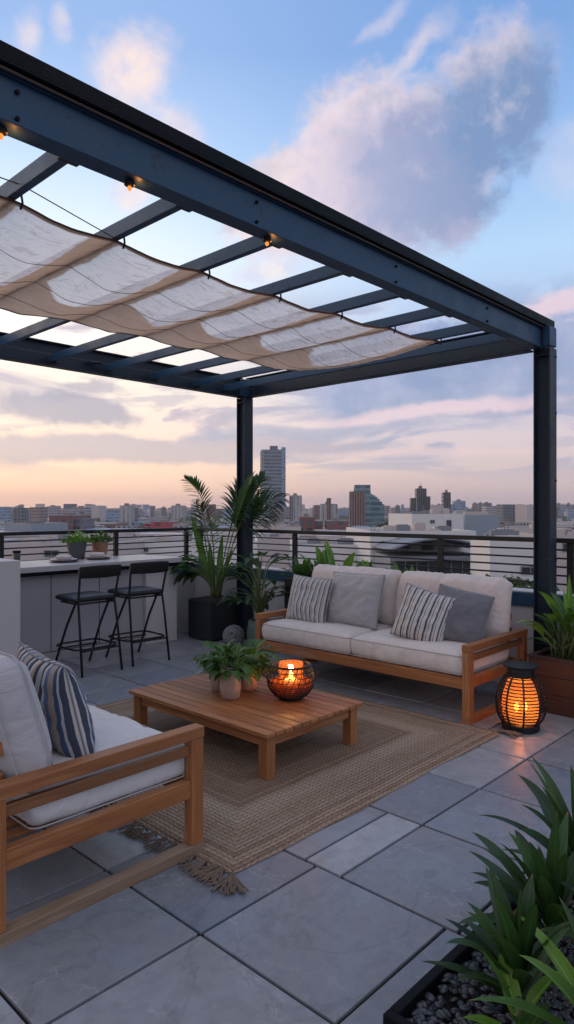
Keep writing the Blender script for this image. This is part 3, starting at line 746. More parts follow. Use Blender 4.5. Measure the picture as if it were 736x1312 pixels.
def tassel(name, p, ang, L, strands, spread, knot=.012):
    b = MB()
    for k in range(strands):
        a = ang + rf_.uniform(-spread, spread); pts = []; q = Vector((p[0] + rf_.uniform(-.008, .008), p[1] + rf_.uniform(-.008, .008), .014)); aa = a
        for i in range(9):
            pts.append((q.x, q.y, max(.005, .016 - .0012 * i + rf_.uniform(0, .008)))); aa += rf_.uniform(-.32, .32)
            q += Vector((math.cos(aa), math.sin(aa), 0)) * L / 8 * rf_.uniform(.8, 1.1)
        b.tube(pts, [.0042] * 8 + [.003], 5)
    b.lathe([(.004, 0), (knot, .006), (knot, .016), (.005, .022)], 8, (p[0], p[1], .002))
    return b.build(name, M['yarn'], rug, smooth=True)
for k in range(34):
    y_ = -RB + .10 + k * .078
    tassel('fringe_tassel', (-RA - .003, y_), math.pi + rf_.uniform(-.3, .3), rf_.uniform(.09, .135), 9, .35)
tassel('corner_tassel', (-RA + .0, -RB + .0), R(228), .15, 20, .38, .018)
tassel('corner_tassel', (-RA - .0, -RB + .07), R(190), .13, 14, .4, .014)
tassel('corner_tassel', (RA - .0, -RB + .02), R(-62), .16, 22, .35, .02)
tassel('corner_tassel', (RA - .0, RB - .02), R(62), .16, 22, .35, .02)

# bar stools
def make_stool():
    r_ = thing('bar_stool', 'black metal bar stool with low back at the bar, left of the two', 'bar stool', (3.66, 6.3, 0), 0, 'bar stools at the counter')
    hw = .225
    for sg in (-1, 1):
        b = MB(); b.tube([(sg * hw, -.31, 0), (sg * (hw - .012), -.24, .5), (sg * (hw - .02), -.2, .72), (sg * (hw - .01), -.24, .9), (sg * (hw - .0), -.27, 1.07)], .0125, 8); b.build('rear_leg', M['black'], r_, smooth=True)
        b = MB(); b.tube([(sg * (hw - .02), .29, 0), (sg * (hw - .03), .05, .45), (sg * (hw - .035), -.12, .70), (sg * (hw - .035), -.15, .745)], .0125, 8); b.build('front_leg', M['black'], r_, smooth=True)
    b = MB()
    pts = []
    for (x, y, a0) in ((hw - .07, .13, 0), (-hw + .07, .13, 90), (-hw + .07, -.15, 180), (hw - .07, -.15, 270)):
        for k in range(5): a = R(a0 + 22.5 * k); pts.append((x + .09 * math.cos(a), y + .09 * math.sin(a), .25))
    b.tube(pts, .010, 8, closed=True); b.build('footrest', M['black'], r_, smooth=True)
    b = MB(); b.tube([(-hw + .02, -.19, .70), (hw - .02, -.19, .70), (hw - .02, .14, .70), (-hw + .02, .14, .70)], .010, 8, closed=True)
    b.build('seat_frame', M['black'], r_, smooth=True)
    for y_, z_ in ((-.275, .24), (.165, .215)):
        b = MB(); b.tube([(-hw, y_, z_), (hw, y_, z_)], .009, 8); b.build('crossbar', M['black'], r_, smooth=True)
    o = weld(rbox_cushion(.46, .43, .05, .024, .012, 3, 12, .002).build('seat', M['black'], r_, smooth=True)); o.location = (0, .01, .715)
    b = MB()
    def bk(i, j):
        x = (i * 2 - 1); return (x * (hw + .008), -.262 - .045 * (1 - x * x) - .02 * j, .965 + .115 * j + .012 * (1 - x * x) * (j - .3))
    b.grid(bk, 14, 3); o = b.build('backrest', M['black'], r_, smooth=True)
    md = o.modifiers.new('solid', 'SOLIDIFY'); md.thickness = .018; md.offset = 0
    md = o.modifiers.new('bevel', 'BEVEL'); md.width = .005; md.segments = 2
    return r_
s1 = make_stool()
s2 = copy_tree(s1); s2.location = (4.28, 6.32, 0); s2.rotation_euler = (0, 0, R(-3)); s2['label'] = 'black metal bar stool with low back at the bar, nearer the tall palm plant'

# tall woven floor lantern
LN = (4.89, 2.20)
ln = thing('floor_lantern', 'black pot-shaped cage lantern glowing orange on the floor beside the far sofa', 'lantern', (*LN, 0))
prof = [(.128, .055), (.150, .085), (.168, .13), (.176, .18), (.175, .23), (.166, .28), (.148, .33), (.122, .375), (.1, .40)]
def rad(z):
    for (r0, z0), (r1, z1) in zip(prof, prof[1:]):
        if z0 <= z <= z1: return r0 + (r1 - r0) * (z - z0) / (z1 - z0)
    return prof[-1][0]
b = MB(); b.lathe([(.118, 0), (.135, .004), (.138, .05), (.12, .058), (.05, .058)], 36); b.build('base', M['black'], ln, smooth=False, bevel=.002)
b = MB(); b.lathe([(.05, .396), (.1, .397), (.098, .44), (.094, .462), (.12, .468), (.128, .474), (.128, .482), (.05, .484)], 36); b.build('lid', M['black'], ln, bevel=.002)
b = MB()
for k in range(15):
    z = .072 + k * .0228; r0 = rad(z) + .002
    b.tube([(r0 * math.cos(R(a)), r0 * math.sin(R(a)), z + .001 * math.sin(a + k)) for a in range(0, 360, 9)], .0046, 6, closed=True)
for k in range(9):
    a = R(k * 40 + 12); b.tube([((r + .005) * math.cos(a), (r + .005) * math.sin(a), z) for r, z in prof], .0075, 6)
b.build('cage', M['black'], ln, smooth=True)
def glow_paper(name, col, trans=.75, clear=0.):
    m, t = material(name); oc = t.node('ShaderNodeTexCoord').outputs['Object']
    cc = t.mix(t.noise(oc, 24., 4), tuple(q * .8 for q in col) + (1,), tuple(col) + (1,))
    t.put(t.p.inputs['Base Color'], cc); t.p.inputs['Roughness'].default_value = .7
    tr = t.node('ShaderNodeBsdfTranslucent'); t.put(tr.inputs[0], cc)
    ms = t.node('ShaderNodeMixShader'); ms.inputs[0].default_value = trans
    t.l.new(t.p.outputs[0], ms.inputs[1]); t.l.new(tr.outputs[0], ms.inputs[2]); 
    if clear:
        tp_ = t.node('ShaderNodeBsdfTransparent'); t.put(tp_.inputs[0], cc); m3 = t.node('ShaderNodeMixShader'); m3.inputs[0].default_value = clear
        t.l.new(ms.outputs[0], m3.inputs[1]); t.l.new(tp_.outputs[0], m3.inputs[2]); t.l.new(m3.outputs[0], t.o.inputs[0])
    else: t.l.new(ms.outputs[0], t.o.inputs[0])
    return m
M['paper'] = glow_paper('lamp_paper', (.70, .38, .16), .26, .46)
M['amber'] = glow_paper('amber_glass', (.42, .13, .04), .2, .6)
def emit(name, c, s_):
    m, t = material(name); t.p.inputs['Base Color'].default_value = (0, 0, 0, 1); t.p.inputs['Emission Color'].default_value = c; t.p.inputs['Emission Strength'].default_value = s_; return m
M['flame'] = emit('flame', (1, .50, .16, 1), 14)
M['wax'] = plain('wax', (.75, .6, .42), .5)
b = MB(); b.lathe([(.11, .062), (.128, .10), (.138, .17), (.13, .25), (.108, .32), (.09, .37)], 32, cap=False); b.build('paper_shade', M['paper'], ln, smooth=True)
def plight(name, loc, w_, col=(1, .45, .13), r=.02):
    l = bpy.data.lights.new(name, 'POINT'); l.energy = w_; l.color = col; l.shadow_soft_size = r
    o = bpy.data.objects.new(name, l); C.objects.link(o); o.location = loc; return o
for dx_ in (-.03, .035):
    b = MB(); b.lathe([(.006, .13), (.016, .15), (.018, .17), (.012, .19), (.004, .20)], 12, (dx_ * rt.x, dx_ * rt.y, 0)); b.build('bulb', M['flame'], ln, smooth=True)
o = plight('lantern_light', (0, 0, .17), 7.); o.parent = ln

# wicker bowl candle holder on the table
BP = (3.51, 3.27, .302)
bw = thing('candle_bowl', 'dark wire bowl lantern with a lit candle on the coffee table', 'candle holder', BP); bw.scale = (1.3, 1.3, 1.3)
bp = [(.062, .012), (.095, .03), (.122, .065), (.132, .105), (.128, .145), (.108, .185)]
b = MB(); b.lathe([(.05, 0), (.066, .002), (.068, .012), (.06, .02), (.03, .02)], 28); b.build('foot_ring', M['black'], bw, bevel=.002)
b = MB()
for k in range(17):
    q = k / 16; i = q * (len(bp) - 1); j = min(int(i), len(bp) - 2); f_ = i - j
    r0 = bp[j][0] * (1 - f_) + bp[j + 1][0] * f_; z0 = bp[j][1] * (1 - f_) + bp[j + 1][1] * f_
    if .46 < q < .98 and k % 2: continue
    b.tube([(r0 * math.cos(R(a)), r0 * math.sin(R(a)), z0) for a in range(0, 360, 12)], .0026 if q > .5 else .0032, 5, closed=True)
for k in range(26):
    a = R(k * 360 / 26); b.tube([(r * math.cos(a + .12 * i_), r * math.sin(a + .12 * i_), z) for i_, (r, z) in enumerate(bp)], .0022, 5)
b.tube([(.108 * math.cos(R(a)), .108 * math.sin(R(a)), .186) for a in range(0, 360, 12)], .006, 6, closed=True)
for sg in (-1, 1):
    c0 = rt * (sg * .118); b.tube([tuple(c0 + rt * sg * (.0 + .035 * math.sin(R(a))) + Vector((0, 0, .15 + .035 * -math.cos(R(a))))) for a in range(0, 181, 20)], .005, 6)
b.build('wire_cage', M['black'], bw, smooth=True)
b = MB(); b.lathe([(.04, .022), (.085, .034), (.108, .068), (.113, .100)], 28, cap=False); b.build('amber_bowl', M['amber'], bw, smooth=True)
b = MB(); b.lathe([(.058, .06), (.066, .10), (.066, .195), (.063, .2), (.063, .1), (.054, .062)], 28, cap=False)
M['glass'] = None
m, t = material('clear_amber_glass'); t.p.inputs['Base Color'].default_value = (.75, .34, .12, 1); t.p.inputs['Roughness'].default_value = .08; t.p.inputs['Transmission Weight'].default_value = .9; t.p.inputs['Alpha'].default_value = .55
b.build('glass_cup', m, bw, smooth=True)
b = MB(); b.lathe([(.034, .035), (.036, .04), (.036, .105), (.03, .108)], 20); b.build('candle', M['wax'], bw, smooth=False, bevel=.002)
b = MB(); b.lathe([(.002, .112), (.008, .122), (.009, .132), (.005, .15), (.001, .162)], 10); b.build('flame', M['flame'], bw, smooth=True)
o = plight('candle_light', (0, 0, .165), 10., r=.012); o.parent = bw

# ---- plants
def rdir(a, el_): return Vector((math.cos(a) * math.cos(el_), math.sin(a) * math.cos(el_), math.sin(el_)))
def pot_profile(kind, r, h):
    if kind == 'egg': return [(r * .62, 0), (r * .85, h * .08), (r, h * .4), (r * .98, h * .7), (r * .86, h), (r * .80, h), (r * .84, h * .9), (r * .3, h * .88)]
    return [(r * .68, 0), (r * .72, h * .03), (r * .98, h * .93), (r, h), (r * .92, h), (r * .90, h * .92), (r * .3, h * .90)]
TP = [(3.215, 3.58, .076, .19, 'short leafy plant in the front grey egg-shaped pot on the coffee table'), (3.30, 3.80, .070, .165, 'leafy plant in the left grey pot on the coffee table'), (3.46, 3.66, .078, .175, 'leafy plant in the pot nearest the candle bowl on the coffee table')]
pr = random.Random(11)
for i, (u, v, r, h, lab) in enumerate(TP):
    r_ = thing('potted_plant', lab, 'potted plant', (u, v, .302), 0, 'potted plants on the coffee table')
    b = MB(); b.lathe(pot_profile('egg', r, h), 28); b.build('pot', M['grey_pot'], r_, smooth=True)
    b = MB(); st = MB()
    for k in range((46, 60, 70)[i]):
        a = pr.uniform(0, 2 * math.pi); e_ = pr.uniform(.25, 1.35); L = pr.uniform(.04, .18) * (.9, 1.0, 1.1)[i]
        d = rdir(a, e_); p = Vector((0, 0, h * .9)) + Vector((math.cos(a), math.sin(a), 0)) * r * .3
        q = p + d * L; st.tube([p, p + d * L * .5 + Vector((0, 0, .01)), q], .0018, 5)
        b.leaf(q, rdir(a + pr.uniform(-.5, .5), e_ - pr.uniform(.2, .9)), pr.uniform(.08, .14), pr.uniform(.055, .085), 1.0, n=8, peak=.32, fold=.3, wav=.1)
    b.build('foliage', M['leaf_mid'], r_, smooth=True); st.build('stems', M['stem'], r_, smooth=True)
# succulent-like pots on the bar
for (u, v, r, h, mt, lab, seed) in ((4.19, 7.43, .12, .21, M['dark_pot'], 'charcoal pot of green leaves on the bar, left of the terracotta pot', 1), (4.53, 7.47, .105, .20, M['clay'], 'terracotta pot of pale leaves on the bar', 2)):
    r_ = thing('potted_plant', lab, 'potted plant', (u, v, 1.045), 0, 'small pots on the bar')
    b = MB(); b.lathe(pot_profile('taper', r, h), 28); b.build('pot', mt, r_, bevel=.002)
    b = MB(); q_ = random.Random(seed)
    for k in range(200):
        a = q_.uniform(0, 6.28); rr_ = r * 1.45 * math.sqrt(q_.random()); p = Vector((rr_ * math.cos(a), rr_ * math.sin(a), h * .95 + .14 * (1 - (rr_ / r / 1.4) ** 2) * q_.random() + .012 * noise.noise(Vector((rr_ * 50, a, 0)))))
        b.leaf(p, rdir(a + q_.uniform(-1, 1), q_.uniform(.1, 1.3)), q_.uniform(.03, .06), .032, .3, n=4, fold=.3)
    b.build('foliage', M['leaf_bright'] if seed == 1 else M['leaf_mid'], r_, smooth=True)
# palm in the black cube planter
PP = Vector((5.68, 6.625, 0))
pp = thing('potted_palm', 'tall palm with arching fronds in a black cube planter by the back post', 'potted plant', PP)
b = MB(); b.box((-.26, -.225, .012), (.26, .225, .50)); b.build('planter', M['blackpot'], pp, bevel=.012)
b = MB(); b.box((-.235, -.2, .49), (.235, .2, .508)); b.build('soil', M['soil'], pp)
fs = MB(); fl = MB(); fd = MB()
def bez(p0, p1, p2, n):
    return [p0 * (1 - q) ** 2 + p1 * 2 * q * (1 - q) + p2 * q * q for q in [i / n for i in range(n + 1)]]
def P3(rx, dy, z): return rt * rx + fw * dy + Vector((0, 0, z))
def frond(path, nl, l0, wl, start=.45, droopy=.5, mb=None, rad_=.008, seedr=pr, roll=1.05):
    fs.tube(path, [rad_ * (1.2 - .8 * i / len(path)) for i in range(len(path))], 6)
    L = len(path) - 1
    for k in range(nl):
        q = start + (1 - start) * k / (nl - 1); i = min(int(q * L), L - 1); f_ = q * L - i
        p = path[i].lerp(path[i + 1], f_); d = (path[i + 1] - path[i]).normalized()
        sdv = d.cross(Vector((0, 0, 1))).normalized(); sdv = (sdv * math.cos(roll) + d.cross(sdv) * math.sin(roll)).normalized()
        s_ = (q - start) / (1 - start); ll = l0 * (.55 + .9 * math.sin(math.pi * min(1, s_ * .8 + .15))) * (1 - .35 * s_)
        for sg in (-1, 1):
            dd = (sdv * sg * (1 - .35 * s_) + d * (.55 + .5 * s_) + Vector((0, 0, seedr.uniform(-.15, .2)))).normalized()
            (mb or fl).leaf(p, dd, ll * seedr.uniform(.85, 1.1), wl, droopy * seedr.uniform(.7, 1.3), n=6, fold=.3, peak=.35)
frond(bez(P3(-.02, 0, .5), P3(.06, -.02, 1.75), P3(-.36, -.1, 2.02), 22), 17, .17, .034, .62, .5)
frond(bez(P3(-.03, 0, .5), P3(-.1, -.02, 1.3), P3(-.22, -.15, 1.72), 22), 15, .18, .034, .62, .7)
frond(bez(P3(.03, 0, .5), P3(.28, -.1, 1.5), P3(.62, -.12, 2.02), 24), 20, .30, .055, .5, 1.2)
frond(bez(P3(.06, .02, .5), P3(.22, .12, 1.7), P3(.86, .0, 1.78), 24), 21, .30, .055, .5, 1.2)
frond(bez(P3(.03, .04, .5), P3(.18, .12, 1.7), P3(.46, .3, 2.0), 24), 18, .28, .055, .5, 1.0)
frond(bez(P3(.05, .05, .5), P3(.25, .18, 1.5), P3(.75, .1, 1.62), 20), 16, .27, .055, .55, 1.2)
frond(bez(P3(-.03, .02, .5), P3(-.05, 0, 1.25), P3(-.16, -.12, 1.66), 18), 18, .28, .065, .40, 1.1, fd)
frond(bez(P3(.04, -.03, .5), P3(.3, -.1, 1.75), P3(.5, -.3, 1.98), 24), 19, .28, .055, .5, 1.0)
frond(bez(P3(.02, .03, .5), P3(.2, .1, 1.6), P3(.34, .1, 1.9), 24), 17, .26, .055, .5, 1.0)
# paddle leaves
for (x0, dx_, dy_, L, W2, el_, dr) in ((-.03, -.04, -.1, .62, .075, 1.45, .12), (.03, .09, .0, .72, .075, 1.42, .15), (.0, -.16, .05, .5, .065, 1.25, .4), (-.05, -.25, .05, 1.0, .10, 1.28, .25), (.05, .28, .05, .55, .07, 1.15, .5)):
    fd.leaf(P3(x0, dy_ * .3, .62), P3(dx_, dy_, 1.), L, W2, dr, up=rt, n=12, fold=.35, peak=.5)
    fs.tube([P3(x0, dy_ * .3, .5), P3(x0, dy_ * .3, .64)], .012, 6)
for k in range(26):      # dark drooping lower leaves to the left
    a = math.radians(180 + pr.uniform(-50, 42)); d = rt * math.cos(a) + fw * math.sin(a)
    p1 = P3(0, 0, .52); q = d * pr.uniform(.18, .34) + Vector((0, 0, pr.uniform(.78, 1.02)))
    path = bez(p1, Vector((q.x * .35, q.y * .35, q.z * .95)), q, 8); fs.tube(path, .007, 5)
    fl.leaf(q, d + Vector((0, 0, pr.uniform(-.1, .45))), pr.uniform(.28, .44), pr.uniform(.10, .15), 1.5, n=9, fold=.3, peak=.4, wav=.08)
for k in range(14):
    a = math.radians(pr.uniform(-40, 60)); d = rt * math.cos(a) + fw * math.sin(a)
    q = d * pr.uniform(.1, .2) + Vector((0, 0, pr.uniform(.7, .9))); fs.tube(bez(P3(0, 0, .52), Vector((q.x * .3, q.y * .3, q.z)), q, 8), .006, 5)
    fl.leaf(q, d + Vector((0, 0, .5)), pr.uniform(.22, .36), .07, 1.4, n=9, fold=.3, wav=.08)
fs.build('stems', M['stem'], pp, smooth=True); fl.build('fronds', M['leaf_dark2'], pp, smooth=True); fd.build('upright_leaves', M['leaf_mid'], pp, smooth=True)
# philodendron beside it
ph_ = thing('potted_plant', 'broad-leaved dark plant in a grey green pot between the palm and the far sofa', 'potted plant', (5.50, 5.62, 0))
b = MB(); b.lathe(pot_profile('egg', .15, .36), 28); b.build('pot', plain('green_grey_glaze', (.10, .13, .11), .45), ph_, smooth=True)
st = MB(); b = MB()
for k in range(40):
    a = pr.uniform(0, 6.28); z1 = pr.uniform(.48, 1.12); q = Vector((math.cos(a), math.sin(a), 0)) * pr.uniform(.08, .28) + Vector((0, 0, z1))
    st.tube(bez(Vector((0, 0, .32)), Vector((q.x * .3, q.y * .3, z1)), q, 8), .006, 5)
    b.leaf(q, rdir(a + pr.uniform(-.5, .5), pr.uniform(-.1, .7)), pr.uniform(.2, .34), pr.uniform(.08, .13), 1.3, n=9, fold=.25, peak=.35, wav=.1)
st.build('stems', M['stem'], ph_, smooth=True); b.build('foliage', M['leaf_dark'], ph_, smooth=True)
# small woven ball pot on the floor
wb = thing('woven_ball', 'round grey woven ball on the floor beside the black cube planter', 'ornament', (5.42, 5.98, 0))
b = MB()
for k in range(44):
    ax_ = Vector((pr.gauss(0, 1), pr.gauss(0, 1), pr.gauss(0, 1))).normalized(); s_ = ax_.orthogonal().normalized(); c_ = ax_.cross(s_)
    b.tube([tuple(Vector((0, 0, .135)) + (s_ * math.cos(R(a)) + c_ * math.sin(R(a))) * .13) for a in range(0, 360, 18)], .0035, 5, closed=True)
b.build('wicker', plain('grey_wicker', (.22, .24, .25), .7), wb, smooth=True)
b = MB(); b.lathe([(.01, .022), (.07, .045), (.11, .09), (.118, .135), (.11, .18), (.07, .225), (.01, .247)], 20); b.build('core', M['dark_pot'], wb, smooth=True)

# trough with leafy plants behind the far sofa
tg = thing('planter_trough', 'dark trough planter of broad green leaves behind the far sofa', 'planter', (5.90, 4.6, 0))
bx('trough', (-.11, -.9, 0), (.11, .9, .84), M['blackpot'], tg, .006)
b = MB(); b.box((-.09, -.88, .835), (.09, .88, .846)); b.build('soil', M['soil'], tg)
b = MB()
for k in range(120):
    y0 = pr.uniform(-.85, .85); a = pr.uniform(0, 6.28)
    b.leaf((pr.uniform(-.06, .06), y0, .85), rdir(a, pr.uniform(.6, 1.45)), pr.uniform(.14, .28), pr.uniform(.06, .10), 1.0, n=6, fold=.25, wav=.1)
b.build('foliage', M['leaf_mid'], tg, smooth=True)
b = MB()
for (y0, L, a, e_, wd_) in ((.25, .42, R(85), 1.1, .13), (.20, .38, R(95), 1.0, .12), (.28, .34, R(60), .9, .11), (-.12, .26, R(-60), .9, .13), (-.16, .24, R(120), 1.2, .12), (.05, .34, R(-100), .9, .13), (.36, .36, R(80), 1.0, .12), (.48, .33, R(120), .8, .11), (-.3, .26, R(80), .9, .12), (-.45, .2, R(-80), .35, .12), (-.6, .22, R(-95), .25, .12)):
    b.leaf((-.04, y0, .84), rdir(a, min(1.45, e_ + .35)), L * 1.15, wd_ * 1.1, .9, n=12, fold=.35, peak=.45, wav=.06)
b.build('large_leaves', M['leaf_bright'], tg, smooth=True)

# brown planter on the right
bpn = thing('planter_box', 'dark brown wooden planter with upright leafy plant at the right edge', 'planter', (5.41, 2.37, 0))
b = MB()
for k in range(3): b.box((0, -1.3, .012 + k * .142), (.03, 0, .012 + k * .142 + .140)); b.box((.37, -1.3, .012 + k * .142), (.40, 0, .012 + k * .142 + .140)); b.box((.031, -.03, .012 + k * .142), (.369, 0, .012 + k * .142 + .14)); b.box((.031, -1.3, .012 + k * .142), (.369, -1.27, .012 + k * .142 + .14))
b.build('planks', M['corten'], bpn, bevel=.003)
b = MB(); b.box((-.006, -1.306, .437), (.045, .006, .452)); b.box((.355, -1.306, .437), (.406, .006, .452)); b.box((.0455, -.045, .437), (.3545, .006, .452)); b.box((.0455, -1.306, .437), (.3545, -1.26, .452)); b.build('rim', M['corten'], bpn, bevel=.002)
b = MB(); b.box((.032, -1.268, .2), (.368, -.032, .42)); b.build('soil', M['soil'], bpn)
b = MB(); st = MB(); b2 = MB()
for k in range(58):
    y0 = -.24 + pr.gauss(0, .05) if k < 40 else pr.uniform(-.95, -.3); x0 = .2 + pr.gauss(0, .05); a = pr.uniform(0, 6.28); e_ = pr.uniform(.75, 1.5)
    z0 = .42 + pr.uniform(0, .3); p = Vector((x0, y0, .42)); d = rdir(a, e_); q = p + d * (z0 - .3) * .9
    st.tube([p, p.lerp(q, .5) + Vector((0, 0, .02)), q], .007, 5)
    (b if k % 2 else b2).leaf(q, rdir(a, e_ - pr.uniform(.0, .5)), pr.uniform(.18, .30), pr.uniform(.075, .11), .9, n=9, fold=.3, wav=.05)
b2.leaf((.18, -.25, .5), (0.02, -.02, 1), .62, .075, .1, up=(.7, -.7, 0), n=12, fold=.3)
b2.leaf((.2, -.3, .5), (-.1, .12, 1), .5, .07, .3, up=(.7, -.7, 0), n=12, fold=.3)
b.build('foliage', M['leaf_mid'], bpn, smooth=True); b2.build('bright_leaves', M['leaf_bright'], bpn, smooth=True); st.build('stems', M['stem'], bpn, smooth=True)

# foreground planting bed
bed = thing('planting_bed', 'low black edged bed of pebbles at the bottom right corner', 'planting bed', (1.705, 1.205, 0))
b = MB(); b.box((0, -2.4, .002), (.035, 0, .105)); b.box((.036, -.035, .002), (2.2, 0, .105)); b.build('edging', M['steel_dark'], bed, bevel=.004)
b = MB(); b.box((.037, -2.4, .001), (2.2, -.037, .045)); b.build('soil', M['soil'], bed)
b = MB(); pr2 = random.Random(5)
ico = bmesh.new(); bmesh.ops.create_icosphere(ico, subdivisions=2, radius=1); iv = [v.co.copy() for v in ico.verts]; ifc = [[v.index for v in f.verts] for f in ico.faces]; ico.free()
for k in range(4200):
    x0 = 1.745 + 2.13 * pr2.random() ** 1.4; y0 = 1.165 - pr2.random() * 1.1
    s_ = Vector((pr2.uniform(.010, .024), pr2.uniform(.008, .016), pr2.uniform(.006, .011))); a = pr2.uniform(0, 3.14); ca, sa = math.cos(a), math.sin(a)
    tx = pr2.uniform(-.5, .5); z0 = .047 + pr2.uniform(.004, .032); bb_ = len(b.v)
    for v_ in iv:
        k_ = 1 + .18 * noise.noise(v_ * 1.3 + Vector((k, 0, 0)))
        X, Y, Z = v_.x * s_.x * k_, v_.y * s_.y * k_, v_.z * s_.z * k_
        Y, Z = Y * math.cos(tx) - Z * math.sin(tx), Y * math.sin(tx) + Z * math.cos(tx)
        b.v.append((x0 + X * ca - Y * sa, y0 + X * sa + Y * ca, z0 + Z))
    for f_ in ifc: b.face([bb_ + i for i in f_])
tag(b.build('pebbles', M['pebble'], None, smooth=True), kind='stuff', label='dark polished pebbles filling the low planting bed', cat='pebbles')
def clump(lab, u, v, n, L, W2, seed, lean=(0, 0), mats=('leaf_dark',), e0=.55, e1=1.45, dry=0, z0=.07):
    q_ = random.Random(seed); r_ = thing('broad_leaf_plant', lab, 'plant', (u, v, z0), 0, 'broad-leaved plants in the front bed')
    mbs = [MB() for _ in mats]; st = MB()
    for k in range(n):
        a = 2.4 * k + q_.uniform(-.3, .3); e_ = e0 + (e1 - e0) * (k / n) ** .8
        d = rdir(a, e_) + Vector((lean[0], lean[1], 0)); h0 = .02 + .10 * k / n
        p = Vector((.012 * math.cos(a), .012 * math.sin(a), h0))
        mbs[k % len(mats)].leaf(p, d, L * q_.uniform(.8, 1.15), W2 * q_.uniform(.8, 1.15), q_.uniform(.3, 1.0), n=14, fold=.42, peak=.42, twist=q_.uniform(-.35, .35), wav=.04)
    st.tube([(0, 0, -.03), (0, 0, .15)], [.018, .01], 8)
    for m_, mt in zip(mbs, mats): m_.build('leaves', M[mt], r_, smooth=True)
    st.build('stem', M['stem'], r_, smooth=True)
    if dry:
        b = MB()
        for k in range(dry): b.leaf((0, 0, .1), rdir(q_.uniform(0, 6.28), q_.uniform(-.2, .3)), L * .5, .03, 2., n=8, fold=.6, twist=1.)
        b.build('withered_leaves', M['leaf_dry'], r_, smooth=True)
clump('dark green fan-leaved plant nearest the corner of the pebble bed', 2.05, .93, 19, .32, .064, 1, (-.10, .10), ('leaf_dark', 'leaf_dark', 'leaf_dark2'))
clump('dark green fan-leaved plant in the middle of the front bed', 2.42, .98, 21, .35, .068, 2, (-.12, .16), ('leaf_dark', 'leaf_dark2', 'leaf_dark'), dry=4)
clump('dark green fan-leaved plant farthest along the front bed', 2.86, 1.03, 22, .41, .07, 3, (-.08, .1), ('leaf_dark', 'leaf_dark2', 'leaf_dark'), dry=3)
clump('bright yellow green plant at the bottom right corner of the photo', 1.98, .62, 18, .40, .06, 4, (-.02, .06), ('leaf_bright', 'leaf_mid', 'leaf_dark'), .7, 1.5)
clump('dark green plant at the right edge behind the yellow green one', 2.45, .68, 20, .42, .068, 6, (.0, .05), ('leaf_dark', 'leaf_dark2', 'leaf_dark'), .6, 1.5)
clump('small low plant at the pebble edge by the bottom of the photo', 1.90, .86, 7, .20, .05, 7, (0, 0), ('leaf_mid', 'leaf_bright'), .3, 1.2)

# place settings and tumbler on the bar
for (u, v, lab) in ((3.86, 7.13, 'stack of pale plates with folded napkin on the bar, nearer the white block'), (4.36, 7.24, 'stack of pale plates with folded napkin on the bar, nearer the terracotta pot')):
    r_ = thing('place_setting', lab, 'plates', (u, v, 1.045), 0, 'place settings on the bar')
    b = MB(); b.lathe([(.09, .0), (.13, .006), (.165, .014), (.165, .018), (.12, .012), (.03, .01)], 36); b.build('charger_plate', M['plate_rim'], r_, smooth=True)
    b = MB(); b.lathe([(.07, .014), (.115, .020), (.148, .032), (.146, .035), (.1, .026), (.03, .023)], 36); b.build('plate', M['plate'], r_, smooth=True)
    b = MB(); b.lathe([(.05, .026), (.085, .034), (.105, .048), (.103, .051), (.08, .04), (.02, .035)], 36); b.build('side_plate', M['plate'], r_, smooth=True)
    o = weld(rbox_cushion(.16, .09, .03, .013, .008, 4, 10, .004).build('napkin', M['napkin'], r_, smooth=True)); o.location = (0, 0, .045); o.rotation_euler = (0, 0, R(-40))
tm = thing('tumbler', 'dark metal tumbler on the bar beside the white block', 'tumbler', (3.34, 7.2, 1.045))
b = MB(); b.lathe([(.034, 0), (.036, .003), (.041, .145), (.038, .145), (.034, .01), (.01, .01)], 24); b.build('cup', M['pewter'], tm, smooth=True, bevel=0)
b = MB(); b.lathe([(.0415, .128), (.0435, .130), (.0435, .146), (.0415, .148)], 24, cap=False); b.build('rim_band', M['steel_dark'], tm, smooth=True)

# ---- shade sail under the rafters
m, t = material('shade_cloth'); M['shade'] = m
oc = t.node('ShaderNodeTexCoord').outputs['Object']; x, y, z = t.xyz(oc)
rafter_bands = None
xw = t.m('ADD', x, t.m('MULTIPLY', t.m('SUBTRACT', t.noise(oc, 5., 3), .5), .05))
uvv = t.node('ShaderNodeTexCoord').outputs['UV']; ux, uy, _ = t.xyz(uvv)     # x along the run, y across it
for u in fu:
    dd_ = t.m('ABSOLUTE', t.m('SUBTRACT', xw, u - .055))  # rafters showing through the cloth, put into its colour as tan bands
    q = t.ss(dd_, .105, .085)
    rafter_bands = q if rafter_bands is None else t.m('MAXIMUM', rafter_bands, q)
frc = t.m('ABSOLUTE', t.m('SINE', t.m('MULTIPLY', t.m('SUBTRACT', x, fu[3]), math.pi / .62)))
hem = t.ss(t.m('ADD', uy, t.m('ADD', t.m('MULTIPLY', t.m('SUBTRACT', 1., frc), .12), t.m('MULTIPLY', t.m('SUBTRACT', t.noise(oc, 4., 4), .5), .20))), .62, .66)
edge = t.m('MAXIMUM', t.ss(uy, .02, .012), t.ss(uy, .985, .992))
dense = t.m('MAXIMUM', t.m('MAXIMUM', rafter_bands, hem), edge)
wr = t.noise(t.mapv(oc, (5, 9, 3)), 1., 7, .65, 1.8)
cr = t.m('MAXIMUM', t.ss(t.noise(t.mapv(oc, (4, 11, 4)), 1., 4, .5, 2.), .56, .66), t.ss(t.m('ABSOLUTE', t.m('SUBTRACT', t.noise(t.mapv(oc, (3, 5, 3), (4, 4, 1)), 1., 3, .5, 1.5), .5)), .012, .0))
